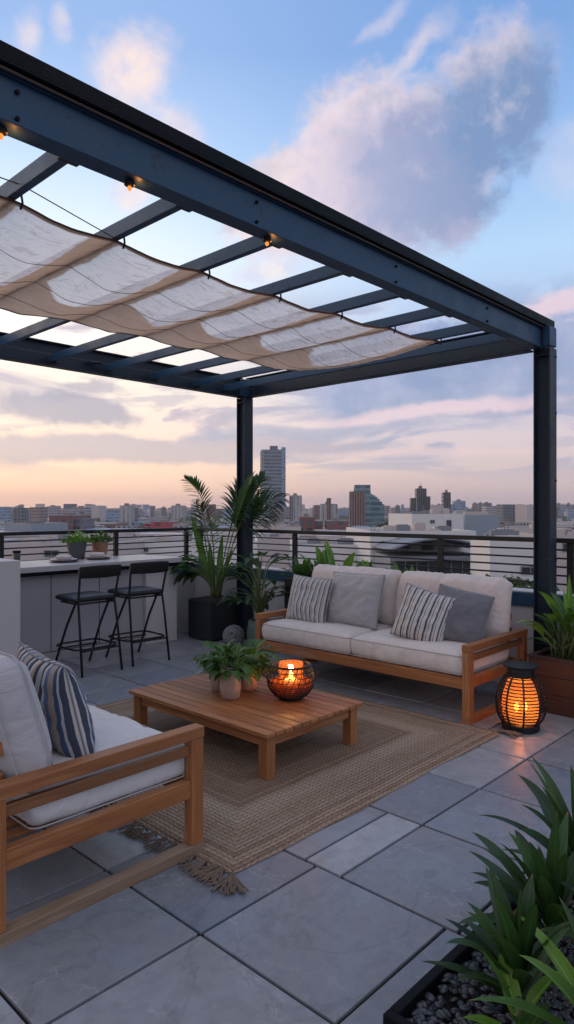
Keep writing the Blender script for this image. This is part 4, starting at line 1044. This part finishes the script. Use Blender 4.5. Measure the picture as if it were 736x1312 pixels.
tan = t.mix(wr, (.52, .30, .17, 1), (.76, .50, .33, 1)); pale = t.mix(t.m('MULTIPLY', cr, .55), (.80, .72, .68, 1), (.46, .35, .28, 1))
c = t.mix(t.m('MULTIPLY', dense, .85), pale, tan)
c = t.mix(t.m('MULTIPLY', edge, .8), c, (.16, .09, .06, 1))
t.put(t.p.inputs['Base Color'], c); t.p.inputs['Roughness'].default_value = .9
nb = t.bump(t.m('ADD', wr, t.m('MULTIPLY', t.noise(oc, 300., 2), .05)), .9, .05); t.put(t.p.inputs['Normal'], nb)
tr = t.node('ShaderNodeBsdfTranslucent'); t.put(tr.inputs[0], c); t.put(tr.inputs['Normal'], nb)
ms = t.node('ShaderNodeMixShader'); t.put(ms.inputs[0], t.ss(dense, 0., 1., .88, .62)); t.l.new(t.p.outputs[0], ms.inputs[1]); t.l.new(tr.outputs[0], ms.inputs[2])
tp = t.node('ShaderNodeBsdfTransparent'); m2 = t.node('ShaderNodeMixShader'); t.put(m2.inputs[0], t.ss(dense, 0., 1., .13, .01))
t.l.new(ms.outputs[0], m2.inputs[1]); t.l.new(tp.outputs[0], m2.inputs[2]); t.l.new(m2.outputs[0], t.o.inputs[0])
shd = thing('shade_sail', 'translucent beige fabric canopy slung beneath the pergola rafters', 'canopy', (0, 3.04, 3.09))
b = MB()
def raft(u):
    for a, c_ in zip([-1.1] + fu, fu + [6.2]):
        if a <= u <= c_: return (u - a) / (c_ - a)
    return 0
def sh(i, j):
    u = -.4 + 5.53 * i
    sg_ = math.sin(math.pi * raft(u)); bow = .17 * math.sin(math.pi * max(0, min(1, (u - .9) / 4.1)))
    vv_ = bow + (1.76 - .8 * bow - .10 * math.sin(math.pi * max(0, min(1, (u - 1.5) / 3.6)))) * j
    sg_ = sg_ ** 1.3
    z_ = .004 - .055 * sg_ * (.45 + .9 * math.sin(math.pi * min(1, j * 1.1)) ** .8) - .004 * j
    z_ += .013 * (.25 + sg_) * noise.fractal(Vector((u * 2.2, vv_ * 3.5, 0)), 1, 2, 4) * (.3 + j) + .005 * noise.noise(Vector((u * 9, vv_ * 13 + u * 5, 2)))
    e_ = max(0, (i - .9) / .1); z_ -= .10 * e_ * math.sin(math.pi * j) * .6
    return (u, vv_, min(z_, .008))
b.grid(sh, 300, 90)
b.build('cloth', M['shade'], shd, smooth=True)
hm_ = plain('hem', (.10, .055, .035), .9)
for j_ in (0, 1):
    b = MB(); b.tube([tuple(Vector(sh(i / 160, j_)) + Vector((0, 0, .002))) for i in range(161)], .006, 6); b.build('hem_cord', hm_, shd, smooth=True)
for q in (.3, .55, .8):
    b = MB(); b.tube([tuple(Vector(sh(i / 160, q + .03 * math.sin(i * .1))) - Vector((0, 0, .006))) for i in range(161)], .0018, 5); b.build('support_cable', M['rope'], shd, smooth=True)
for pts in ([(-.9, -.03, .045), (1.42, -.03, .045), (1.75, .06, .03), (2.02, .12, .01)], [(-.9, 2.98, .04), (1.5, 2.98, .02), (5.8, 2.98, .04)]):
    b = MB(); b.tube(pts, .003, 5); b.build('support_cable', M['rope'], shd, smooth=True)
for u in fu[1:10]:
    p_ = sh((u + .4) / 5.53, 0)
    b = MB(); b.tube([(u + .035, p_[1] - .01, -.03), (u + .04, p_[1] - .02, .0), (u + .032, p_[1] - .02, .05), (u + .03, p_[1] - .05, .07), (u + .03, p_[1] - .08, .05)], .006, 6); b.build('hook', M['black'], shd, smooth=True)

# junction box and cable clutter on the rear beam
jb = thing('cable_clamp', 'black cable clamp fixed to the rear pergola beam above the bar', 'clamp', (3.72, 6.275, 3.16))
b = MB(); b.box((-.02, 0, 0), (.05, .03, .035)); b.tube([(-.06, .0, .03), (-.03, -.02, .0), (.02, -.02, .01), (.07, -.01, .03), (.1, 0, .01)], .012, 6); b.lathe([(.01, 0), (.022, .01), (.022, .03), (.01, .04)], 10, (.075, .0, 0)); b.build('clamp_body', M['black'], jb, bevel=.002)
# downlights beneath the front beam
for (u, lab) in ((1.10, 'small glowing lamp under the front beam, nearest the left edge'), (1.66, 'small glowing lamp under the front beam, second from the left edge'), (2.50, 'small glowing lamp hanging under the front beam, farthest from the left edge')):
    r_ = thing('beam_lamp', lab, 'lamp', (u, 2.50, 3.071), 0, 'small lamps under the front beam')
    b = MB(); b.lathe([(.01, .0), (.022, -.004), (.024, -.02), (.018, -.024), (.01, -.024)], 14); b.build('socket', M['black'], r_)
    b = MB(); b.lathe([(.006, -.025), (.010, -.030), (.010, -.036), (.005, -.044), (.001, -.046)], 12); b.build('bulb', emit('bulb_glow', (1, .30, .06, 1), 1.1), r_, smooth=True)
    o = plight('beam_light', (0.05, -.0, -.03), .12, (1, .38, .1), .01); o.parent = r_

# ================================================================ CITY
GZ = -28.
m, t = material('city_ground')
oc = t.node('ShaderNodeTexCoord').outputs['Object']
vo = t.node('ShaderNodeTexVoronoi'); t.put(vo.inputs['Vector'], oc); vo.inputs['Scale'].default_value = .022
c = t.mix(t.noise(oc, .02, 5, .6), (.09, .085, .085, 1), (.24, .22, .21, 1)); c = t.mix(t.ss(t.noise(oc, .006, 3), .5, .6, 0., .8), c, (.05, .065, .04, 1))
c = t.mix(.35, c, vo.outputs['Color'], 'MULTIPLY')
t.put(t.p.inputs['Base Color'], c); t.p.inputs['Roughness'].default_value = .9
b = MB(); n = 64; b.v = [(4200 * math.cos(2 * math.pi * k / n), 4200 * math.sin(2 * math.pi * k / n), 0) for k in range(n)]; b.face(list(range(n)))
struct(b.build('city_ground', m)).location = (0, 0, GZ)
def facade(name, wall, glass=(.05, .06, .08), px_=3.2, pz=3.3, fx=.55, fz=.5, style='grid', rough=.7):
    m, t = material(name)
    uv = t.node('ShaderNodeTexCoord').outputs['UV']; x, y, z = t.xyz(uv)
    fxn = t.m('FRACT', t.m('DIVIDE', t.m('ADD', x, 4000.), px_)); fzn = t.m('FRACT', t.m('DIVIDE', t.m('ADD', y, 4000.), pz))
    mx = t.m('LESS_THAN', fxn, fx) if style != 'bands' else 1.
    mz = t.m('LESS_THAN', fzn, fz) if style != 'strips' else 1.
    mk = t.m('MULTIPLY', mx, mz); mk = t.m('MULTIPLY', mk, t.m('GREATER_THAN', y, -500.))
    cell = t.node('ShaderNodeTexWhiteNoise', noise_dimensions='2D'); t.put(cell.inputs['Vector'], t.comb(t.m('FLOOR', t.m('DIVIDE', t.m('ADD', x, 4000.), px_)), t.m('FLOOR', t.m('DIVIDE', t.m('ADD', y, 4000.), pz)), 0.))
    oc = t.node('ShaderNodeTexCoord').outputs['Object']
    wc = t.mix(t.noise(oc, .15, 5, .6), tuple(q * .82 for q in wall) + (1,), tuple(min(1, q * 1.12) for q in wall) + (1,))
    gc = t.mix(cell.outputs[0], tuple(q * .5 for q in glass) + (1,), tuple(q * 1.7 for q in glass) + (1,))
    t.put(t.p.inputs['Base Color'], t.mix(mk, wc, gc)); t.put(t.p.inputs['Roughness'], t.m('SUBTRACT', rough, t.m('MULTIPLY', mk, .45)))
    return m
FA = {
 'grey': facade('grey_facade', (.15, .15, .17)), 'pale': facade('pale_facade', (.34, .32, .32), px_=2.8), 'tan': facade('tan_facade', (.27, .20, .17)),
 'brick': facade('brick_facade', (.17, .075, .065), px_=4), 'brown': facade('brown_facade', (.24, .14, .11), (.05, .04, .04), 1.6, 3.3, .45, 1, 'strips'),
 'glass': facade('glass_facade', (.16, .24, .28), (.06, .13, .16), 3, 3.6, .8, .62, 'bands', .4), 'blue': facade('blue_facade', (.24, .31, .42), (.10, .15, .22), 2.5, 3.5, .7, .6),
 'dark': facade('dark_facade', (.06, .058, .065), (.03, .03, .035), 2.2, 3.3, .5, 1, 'strips', .5), 'bands': facade('banded_facade', (.17, .20, .25), (.05, .065, .09), 3, 4.2, 1, .5, 'bands', .5),
 'red': facade('red_facade', (.42, .07, .08), (.25, .05, .06), 6, 6, .5, .4), 'white': plain('white_render', (.60, .57, .56), .85, 0, .08, .3), 'offwhite': plain('offwhite_render', (.47, .40, .38), .85, 0, .1, .3),
 'greywall': plain('grey_roofing', (.19, .20, .225), .6, 0, .15, .3), 'blueside': plain('blue_grey_render', (.26, .29, .33), .8), 'roof': plain('roof_felt', (.22, .19, .18), .95, 0, .2, .2), 'win': plain('window_glass', (.03, .035, .04), .2, 0, .2, 1.), 'frame': plain('window_frame', (.16, .16, .17), .6),
 'column': facade('column_facade', (.36, .34, .33), (.18, .18, .2), 3.4, 3.3, .3, 1, 'strips')}
def at(x, D): return fw * D + rt * ((x - 368) / 866 * D)
def zt(y, D): return 1.65 - (y - 652) / 866 * D
def bld(lab, x0, x1, ytop, D, fac, depth=None, rz=0., parts=(), name='office_tower', cat='building', group='city buildings', zb=GZ, roofu=True):
    w_ = (x1 - x0) / 866 * D; z = zt(ytop, D); p = at((x0 + x1) / 2, D); dp = depth or w_ * .9
    r_ = thing(name, lab, cat, (p.x, p.y, zb), math.atan2(rt.y, rt.x) + R(rz), group); h = z - zb
    b = MB(); b.box((-w_ / 2, 0, 0), (w_ / 2, dp, h), wall=True); b.build('walls', FA[fac], r_)
    if roofu:
        b = MB(); b.box((-w_ * .47, dp * .02, h + .002), (w_ * .47, dp * .98, h + .25)); b.box((-w_ * .2, dp * .3, h + .252), (w_ * .12, dp * .6, h + min(4, .05 * h) + .3)); b.build('roof_plant', FA['roof'], r_)
    for (nm, fx0, fx1, y0, y1, fy0, fy1, f_) in parts:     # extra masses in fractions of the width / depth and picture-scale heights
        b = MB(); b.box((-w_ / 2 + fx0 * w_, fy0 * dp, max(0, zt(y1, D) - zb)), (-w_ / 2 + fx1 * w_, fy1 * dp, zt(y0, D) - zb), wall=True); b.build(nm, FA[f_], r_)
    return r_
bld('tallest city tower with banded grey front, right of the back post', 335, 365, 576, 800, 'bands', parts=(('side_fin', -.04, .12, 578, 700, -.03, 1.0, 'pale'), ('side_fin', .86, 1.04, 573, 700, -.03, 1.0, 'blue'), ('crown', .36, .70, 571, 576, .1, .9, 'grey')), roofu=False)
bld('grey ribbed tower just right of the tallest tower', 371, 387, 635, 700, 'column', parts=(('corner_bay', .0, .3, 636, 700, -.1, .0, 'grey'),))
bld('pale tower with an orange-brown central strip', 411, 433, 646, 520, 'column', parts=(('central_strip', .40, .60, 640, 700, -.08, -.001, 'brown'), ('roof_hut', .38, .62, 638, 645.7, .1, .5, 'grey')))
bld('reddish brown striped tower beside the green glass block', 449, 468, 630, 430, 'brown', parts=(('glass_top', .32, 1.4, 621, 629.8, .25, .95, 'glass'), ('core', 1.001, 1.4, 629.9, 700, .1, .95, 'glass')))
r_ = bld('green glass block with stepped curving roof', 472, 493, 647, 450, 'glass', roofu=False)
b = MB(); w_ = 21 / 866 * 450
for k in range(7): b.box((-w_ / 2 + w_ * k / 7 + .01, .1, zt(647, 450) - GZ + .02), (-w_ / 2 + w_ * (k + 1) / 7 - .01, w_ * .88, zt(632 + 14 * (k / 6) ** 1.6, 450) - GZ), wall=True)
b.build('stepped_top', FA['glass'], r_)
bld('nearly black tower with low wings and a mast', 534, 547, 626, 650, 'dark', parts=(('wing', -.52, -.02, 638, 700, .1, .9, 'dark'), ('wing', 1.02, 1.4, 636, 700, .1, .9, 'dark'), ('mast', .5, .53, 617, 626, .45, .5, 'dark'), ('edge_fin', -.02, .05, 636, 700, -.05, -.001, 'pale')))
bld('slim dark tower with pale left edge, beyond the white building', 569, 578, 631, 600, 'dark', parts=(('edge_fin', -.12, -.001, 632, 700, .0, 1, 'pale'),))
bld('blue grey twin block right of the slim dark tower', 583, 597, 642, 900, 'blue', parts=(('wing', -.5, -.01, 646, 700, .1, .9, 'blue'),))
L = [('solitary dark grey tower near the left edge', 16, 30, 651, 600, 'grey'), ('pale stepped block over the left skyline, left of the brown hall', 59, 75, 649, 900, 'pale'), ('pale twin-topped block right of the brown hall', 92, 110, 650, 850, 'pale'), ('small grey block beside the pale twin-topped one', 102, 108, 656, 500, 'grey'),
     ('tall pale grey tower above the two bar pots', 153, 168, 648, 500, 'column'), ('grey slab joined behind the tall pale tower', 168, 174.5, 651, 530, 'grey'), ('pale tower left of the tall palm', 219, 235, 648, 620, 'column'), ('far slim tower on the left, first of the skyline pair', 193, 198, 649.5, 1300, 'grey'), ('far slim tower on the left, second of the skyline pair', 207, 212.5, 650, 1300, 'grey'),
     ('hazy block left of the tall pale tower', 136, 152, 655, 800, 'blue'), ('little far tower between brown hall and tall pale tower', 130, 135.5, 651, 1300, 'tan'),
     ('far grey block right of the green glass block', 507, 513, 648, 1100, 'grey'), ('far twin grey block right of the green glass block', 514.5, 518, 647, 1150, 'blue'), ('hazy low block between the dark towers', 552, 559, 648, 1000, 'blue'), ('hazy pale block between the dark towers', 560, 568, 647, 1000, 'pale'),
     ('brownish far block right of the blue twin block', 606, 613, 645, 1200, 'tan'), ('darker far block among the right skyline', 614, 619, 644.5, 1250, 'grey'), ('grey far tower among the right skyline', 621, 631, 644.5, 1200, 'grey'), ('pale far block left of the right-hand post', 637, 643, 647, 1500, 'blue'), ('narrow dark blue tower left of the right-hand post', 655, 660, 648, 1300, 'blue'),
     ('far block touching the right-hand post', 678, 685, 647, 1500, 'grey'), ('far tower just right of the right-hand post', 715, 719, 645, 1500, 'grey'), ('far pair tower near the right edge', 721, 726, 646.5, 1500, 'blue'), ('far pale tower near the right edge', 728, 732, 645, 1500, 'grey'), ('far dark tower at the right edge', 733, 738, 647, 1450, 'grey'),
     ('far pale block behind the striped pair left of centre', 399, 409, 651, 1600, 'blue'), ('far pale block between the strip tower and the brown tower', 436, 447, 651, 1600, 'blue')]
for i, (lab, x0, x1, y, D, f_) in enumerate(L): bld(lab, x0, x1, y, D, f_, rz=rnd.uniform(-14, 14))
bld('long dark brown hall on the left behind the charcoal pot', 63, 94, 661, 330, 'brick', name='hall', roofu=True, depth=30, parts=(('annex', -.5, -.01, 669, 700, .1, .9, 'brick'), ('wing', 1.01, 1.3, 665, 700, .1, .8, 'grey')))
bld('pale flat-roofed block at the far left behind the railing', 5, 40, 673, 240, 'blueside', name='warehouse', depth=40)
bld('bright red low building left of the palm', 193, 223, 669, 380, 'red', name='warehouse', depth=25, parts=(('red_canopy', -.35, -.01, 671, 675, .1, .9, 'red'),))
bld('pale pink building beyond the palm fronds', 222, 262, 672, 330, 'pale', name='apartment_block', depth=22)
bld('salmon brick building behind the railing left of the strip tower', 384, 404, 663, 300, 'brick', name='apartment_block', depth=20, parts=(('brick_wing', 1.01, 1.5, 668, 700, .1, .9, 'brick'),))
bld('dark red brick building between the strip tower and brown tower', 420, 447, 668, 290, 'brick', name='apartment_block', depth=20)
bld('white tall base block beneath the tallest tower', 324, 366, 672, 300, 'offwhite', name='apartment_block', depth=20)
bld('white low roof in front of the salmon building', 366, 386, 675, 240, 'offwhite', name='warehouse', depth=20)

def near(lab, x0, x1, ytop, D, fac, depth, rz=0., wins=(), name='white_building', roof=True, zb=GZ, extra=None):
    """near block with real window openings: wins in picture px on its front"""
    w_ = (x1 - x0) / 866 * D; p = at((x0 + x1) / 2, D); z = zt(ytop, D); h = z - zb
    r_ = thing(name, lab, 'building', (p.x, p.y, zb), math.atan2(rt.y, rt.x) + R(rz), 'white neighbouring buildings')
    b = MB(); b.box((-w_ / 2, 0, 0), (w_ / 2, depth, h), wall=True); b.build('walls', FA[fac], r_)
    if roof:
        b = MB(); b.box((-w_ / 2 + .25, .25, h + .002), (w_ / 2 - .25, depth - .25, h + .02)); b.build('roof', FA['roof'], r_)
        b = MB()
        for q in (((-w_ / 2, 0), (w_ / 2, .22)), ((-w_ / 2, depth - .22), (w_ / 2, depth)), ((-w_ / 2, .221), (-w_ / 2 + .22, depth - .221)), ((w_ / 2 - .22, .221), (w_ / 2, depth - .221))): b.box((*q[0], h + .001), (*q[1], h + .3))
        b.build('roof_edge', FA[fac], r_)
        qr = random.Random(int(x0 * 7 + D)); hw_ = w_ / 2 - 1.2
        for k in range(5):
            cx = qr.uniform(-hw_, hw_); cy_ = qr.uniform(1.2, depth - 1.5); sx = qr.uniform(.35, .9); hz_ = qr.uniform(.35, .9)
            b = MB(); b.box((cx - sx, cy_ - .4, h + .021), (cx + sx, cy_ + .4, h + hz_)); b.box((cx - sx * .7, cy_ - .3, h + hz_ + .001), (cx + sx * .7, cy_ + .3, h + hz_ + .08)); b.build('roof_unit', FA['greywall' if k % 2 else 'offwhite'], r_)
        for k in range(2):
            cx = qr.uniform(-hw_, hw_); b = MB(); b.tube([(cx, depth * .5, h + .02), (cx, depth * .5, h + qr.uniform(1., 1.9))], .035, 6); b.build('vent_pipe', FA['frame'], r_)
    for (a0, a1, y0, y1) in wins:
        X0 = (a0 - (x0 + x1) / 2) / 866 * D; X1 = (a1 - (x0 + x1) / 2) / 866 * D; Z0 = zt(y1, D) - zb; Z1 = zt(y0, D) - zb
        b = MB(); f_ = .07
        for q in (((X0 - f_, Z0 - f_), (X1 + f_, Z0)), ((X0 - f_, Z1), (X1 + f_, Z1 + f_)), ((X0 - f_, Z0 + .001), (X0, Z1 - .001)), ((X1, Z0 + .001), (X1 + f_, Z1 - .001)), (((X0 + X1) / 2 - .03, Z0 + .001), ((X0 + X1) / 2 + .03, Z1 - .001))):
            b.box((q[0][0], -.10, q[0][1]), (q[1][0], -.002, q[1][1]))
        wf = b.build('window', FA['frame'], r_)
        b = MB(); b.box((X0, -.03, Z0), (X1, -.002, Z1)); b.build('pane', FA['win'], wf)
    return r_
r1 = near('white building with two small dark windows, rising above the railing behind the sofa', 527, 596, 662, 75, 'white', 9, 8, ((552, 556, 667, 669.5), (573.5, 578.5, 667, 679)))
r1b = near('right face of the white building behind the railing, its shade painted blue grey', 597, 641, 663, 82, 'blueside', 12, 3)  # separate block for the white building's right face; shade put into its colour
near('long white building with a row of dark windows behind the railing', 474, 612, 685, 58, 'white', 13, 4, ((488, 505, 694, 702), (509, 524, 690, 702), (541.5, 554.5, 695.5, 704)))
near('white lower wing behind the railing left of the window row', 378, 474, 702, 64, 'white', 12, 2, ((462, 472, 692 + 14, 697 + 16),))
near('white gabled shed end behind the railing right of the grey curved roof', 629, 700, 699, 40, 'white', 7, -6, ((669, 690, 727, 734),), name='shed')
near('small offwhite block under the green glass tower', 450, 475, 688, 130, 'offwhite', 12, 0, ((462, 473, 697, 700), (462, 473, 706, 710)))
near('broad white flat roof behind the bar railing on the left', -40, 150, 700, 62, 'offwhite', 14, -6, ((58, 76, 706, 712),))
near('grey-white stepped roof behind the two bar pots', 60, 150, 687, 95, 'offwhite', 14, 4, ((60, 78, 692, 700),))
near('white flat roof behind the bar railing right of the terracotta pot', 172, 330, 697, 70, 'white', 16, 3, ((185, 190, 702, 706),))
near('small brown-fronted house behind the bar railing', 157, 175, 692, 110, 'tan', 10, 5, (), name='house')
near('white flat roof block behind the railing right of the back post', 296, 384, 690, 120, 'offwhite', 14, 0, ((300, 330, 697, 700),))
near('low pale block behind the railing at the right edge', 700, 760, 690, 60, 'offwhite', 10, 2, ((722, 732, 697, 706),))
near('low brown roofs beyond the shed at the right', 655, 735, 679, 140, 'offwhite', 20, 5)
# grey curved roof with dark glazed front
D = 52.; p = at(575, D)
gr = thing('pavilion', 'grey curved-roof pavilion with dark glazed front behind the railing', 'building', (p.x, p.y, GZ), math.atan2(rt.y, rt.x) + R(5), 'white neighbouring buildings')
zb_ = zt(718, D) - GZ; b = MB()
def cr_(i, j):
    X = -4.6 + 7.8 * i; hh = 1.75 * math.sin(math.pi * (.12 + .76 * i)) ** .7
    return (X, -.4 + 7 * j, zb_ + hh * (1 - .1 * j))
b.grid(cr_, 30, 6); o = b.build('curved_roof', FA['greywall'], gr, smooth=True); md = o.modifiers.new('s', 'SOLIDIFY'); md.thickness = .15
b = MB(); b.box((-4.5, .2, 0), (3.1, 6.2, zb_ + .3), wall=True); b.build('walls', FA['greywall'], gr)
b = MB(); b.box((-4.3, .12, zb_ - 1.25), (2.9, .19, zb_ - .05)); o = b.build('glazing', FA['win'], gr)
b = MB()
for k in range(9): b.box((-4.3 + k * .9, .02, zb_ - 1.3), (-4.24 + k * .9, .11, zb_ - .02))
b.box((-4.4, -.3, zb_ - .015), (3.0, .3, zb_ + .09)); b.build('mullions', FA['frame'], gr)
# trees
def tree(lab, x, D, ztop, r, seed, mat='leaf_tree', n=1500, name='tree', zb=GZ):
    q_ = random.Random(seed); p = at(x, D); r_ = thing(name, lab, name if name != 'tree' else 'tree', (p.x, p.y, zb), 0, 'trees among the buildings'); h = ztop - zb
    b = MB(); b.tube([(0, 0, 0), (.1 * r, 0, h * .5), (0, .1 * r, h - r)], [.09 * r, .07 * r, .04 * r], 8)
    for k in range(5):
        a = k * 1.26; b.tube([(0, 0, h - r * 1.6), (math.cos(a) * r * .6, math.sin(a) * r * .6, h - r * (.9 - .1 * k))], [.04 * r, .015 * r], 6)
    b.build('trunk', M['bark'], r_, smooth=True)
    b = MB(); cl = [(Vector((q_.gauss(0, .45), q_.gauss(0, .45), q_.uniform(-.6, .55))) * r, q_.uniform(.3, .5) * r) for _ in range(14)]
    for k in range(n):
        c_, cr2 = q_.choice(cl); d = Vector((q_.gauss(0, 1), q_.gauss(0, 1), q_.gauss(0, 1))).normalized()
        p0 = c_ + d * cr2 * q_.uniform(.6, 1.05) + Vector((0, 0, h - r)); s_ = r * .11
        e1 = d.orthogonal().normalized() * s_; e2 = (d.cross(e1)).normalized() * s_ * .7; i0 = len(b.v)
        b.v += [tuple(p0 - e1), tuple(p0 + e2 + d * s_ * .3), tuple(p0 + e1), tuple(p0 - e2)]; b.face((i0, i0 + 1, i0 + 2, i0 + 3), [(0, 0), (0, 1), (1, 1), (1, 0)])
    b.build('crown', M[mat], r_); return r_
tr_list = [('rounded dark tree right of the green glass block', 505, 200, 663, 5.), ('second rounded tree in the gap right of the green glass block', 517, 240, 661, 5.5), ('dark tree behind the small offwhite block', 497, 260, 660, 5), ('tree at the foot of the pavilion glazing, left one', 535, 47, 727, 1.6), ('tree at the foot of the pavilion glazing, middle one', 556, 46, 729, 1.5), ('tree at the foot of the pavilion glazing, right one', 600, 46, 728, 1.5),
           ('bushy tree in front of the white shed', 670, 34, 736, 1.3), ('bushy tree low beside the right-hand post', 682, 33, 741, 1.2), ('small tree left of the red building', 186, 150, 694, 2.2), ('leafy tree beyond the palm', 252, 300, 664, 7), ('leafy tree beyond the palm, farther left', 238, 360, 663, 8)]
for i, (lab, x, D, y, r) in enumerate(tr_list): tree(lab, x, D, zt(y, D), r, 30 + i, n=1300 if D < 100 else 700)
# far low-rise belt and wooded rise: one mass
q_ = random.Random(77); bs = MB(); far_m = [FA['grey'], FA['pale'], FA['tan'], FA['brick'], FA['blue'], FA['offwhite'], FA['roof']]
for k in range(2600):
    D = 190 + 3200 * q_.random() ** 1.5; x = q_.uniform(-120, 860); p = at(x, D)
    ang = math.atan2(rt.y, rt.x) + q_.choice((.1, .5, -.3)) ; w_ = q_.uniform(8, 22) * (1 + D / 2500); d_ = q_.uniform(8, 20); 
    ymin = 657 + 30 * (300 / (D + 100)) + q_.uniform(-2.5, 8)
    if D > 1300: ymin = q_.uniform(651.5, 658.5)
    tall = D > 700 and q_.random() < .07
    if tall: ymin = q_.uniform(645.5, 653); w_ = q_.uniform(12, 22); d_ = w_
    h = max(5, zt(ymin, D) - GZ); h = min(h, 26 + D * .004 + q_.uniform(0, 6)) if D < 1300 and not tall else h
    i0 = len(bs.v); bs.cm = q_.choice((0, 1, 1, 2, 3, 4, 5, 5, 6)); bs.box((-w_ / 2, -d_ / 2, 0), (w_ / 2, d_ / 2, h), wall=True)
    ca, sa = math.cos(ang), math.sin(ang)
    for i in range(i0, len(bs.v)): X, Y, Z = bs.v[i]; bs.v[i] = (p.x + X * ca - Y * sa, p.y + X * sa + Y * ca, GZ + Z)
tag(bs.build('far_city', far_m), kind='stuff', label='distant low-rise city spreading to the hazy horizon', cat='city')
b = MB()
for k in range(16000):
    D = 260 + 2200 * q_.random(); x = q_.uniform(-100, 850); p = at(x, D)
    if noise.noise(Vector((p.x * .006, p.y * .006, 0))) < -.05: continue
    s_ = q_.uniform(2.5, 5); z0 = GZ + q_.uniform(3, 15); n_ = Vector((q_.gauss(0, 1), q_.gauss(0, 1), q_.uniform(.1, 1))).normalized(); e1 = n_.orthogonal().normalized() * s_; e2 = n_.cross(e1); c0 = Vector((p.x, p.y, z0)); i0 = len(b.v)
    b.v += [tuple(c0 - e1), tuple(c0 + e2), tuple(c0 + e1), tuple(c0 - e2)]; b.face((i0, i0 + 1, i0 + 2, i0 + 3), [(0, 0), (0, 1), (1, 1), (1, 0)])
tag(b.build('far_woods', M['leaf_tree']), kind='stuff', label='dark tree cover between the distant buildings', cat='trees')
b = MB()
def hl(i, j):
    x = -200 + 1140 * i; D = 3300 + 500 * j; p = at(x, D); hh = 34 + 16 * noise.fractal(Vector((x * .006, 3, 0)), 1, 2, 4)
    return (p.x, p.y, GZ - 2 + hh * math.sin(math.pi * (j * .9 + .05)))
b.grid(hl, 120, 6); struct(b.build('far_hills', plain('hill_cover', (.07, .075, .06), .95, 0, .4, .01), smooth=True))

# ---------------------------------------------------------------- haze
b = MB(); b.box((-4400, -4400, GZ - 3.2), (4400, 4400, 86))
hz = b.build('haze', None or bpy.data.materials.new('haze_air'))
hm = hz.data.materials[0]; hm.use_nodes = True; t = NT(hm.node_tree); t.n.clear()
pv = t.node('ShaderNodeVolumePrincipled'); pv.inputs['Density'].default_value = .00014; pv.inputs['Color'].default_value = (.86, .82, .88, 1)
t.l.new(pv.outputs[0], t.node('ShaderNodeOutputMaterial').inputs['Volume'])
tag(hz, 'pale evening haze over the city', 'haze', kind='stuff')
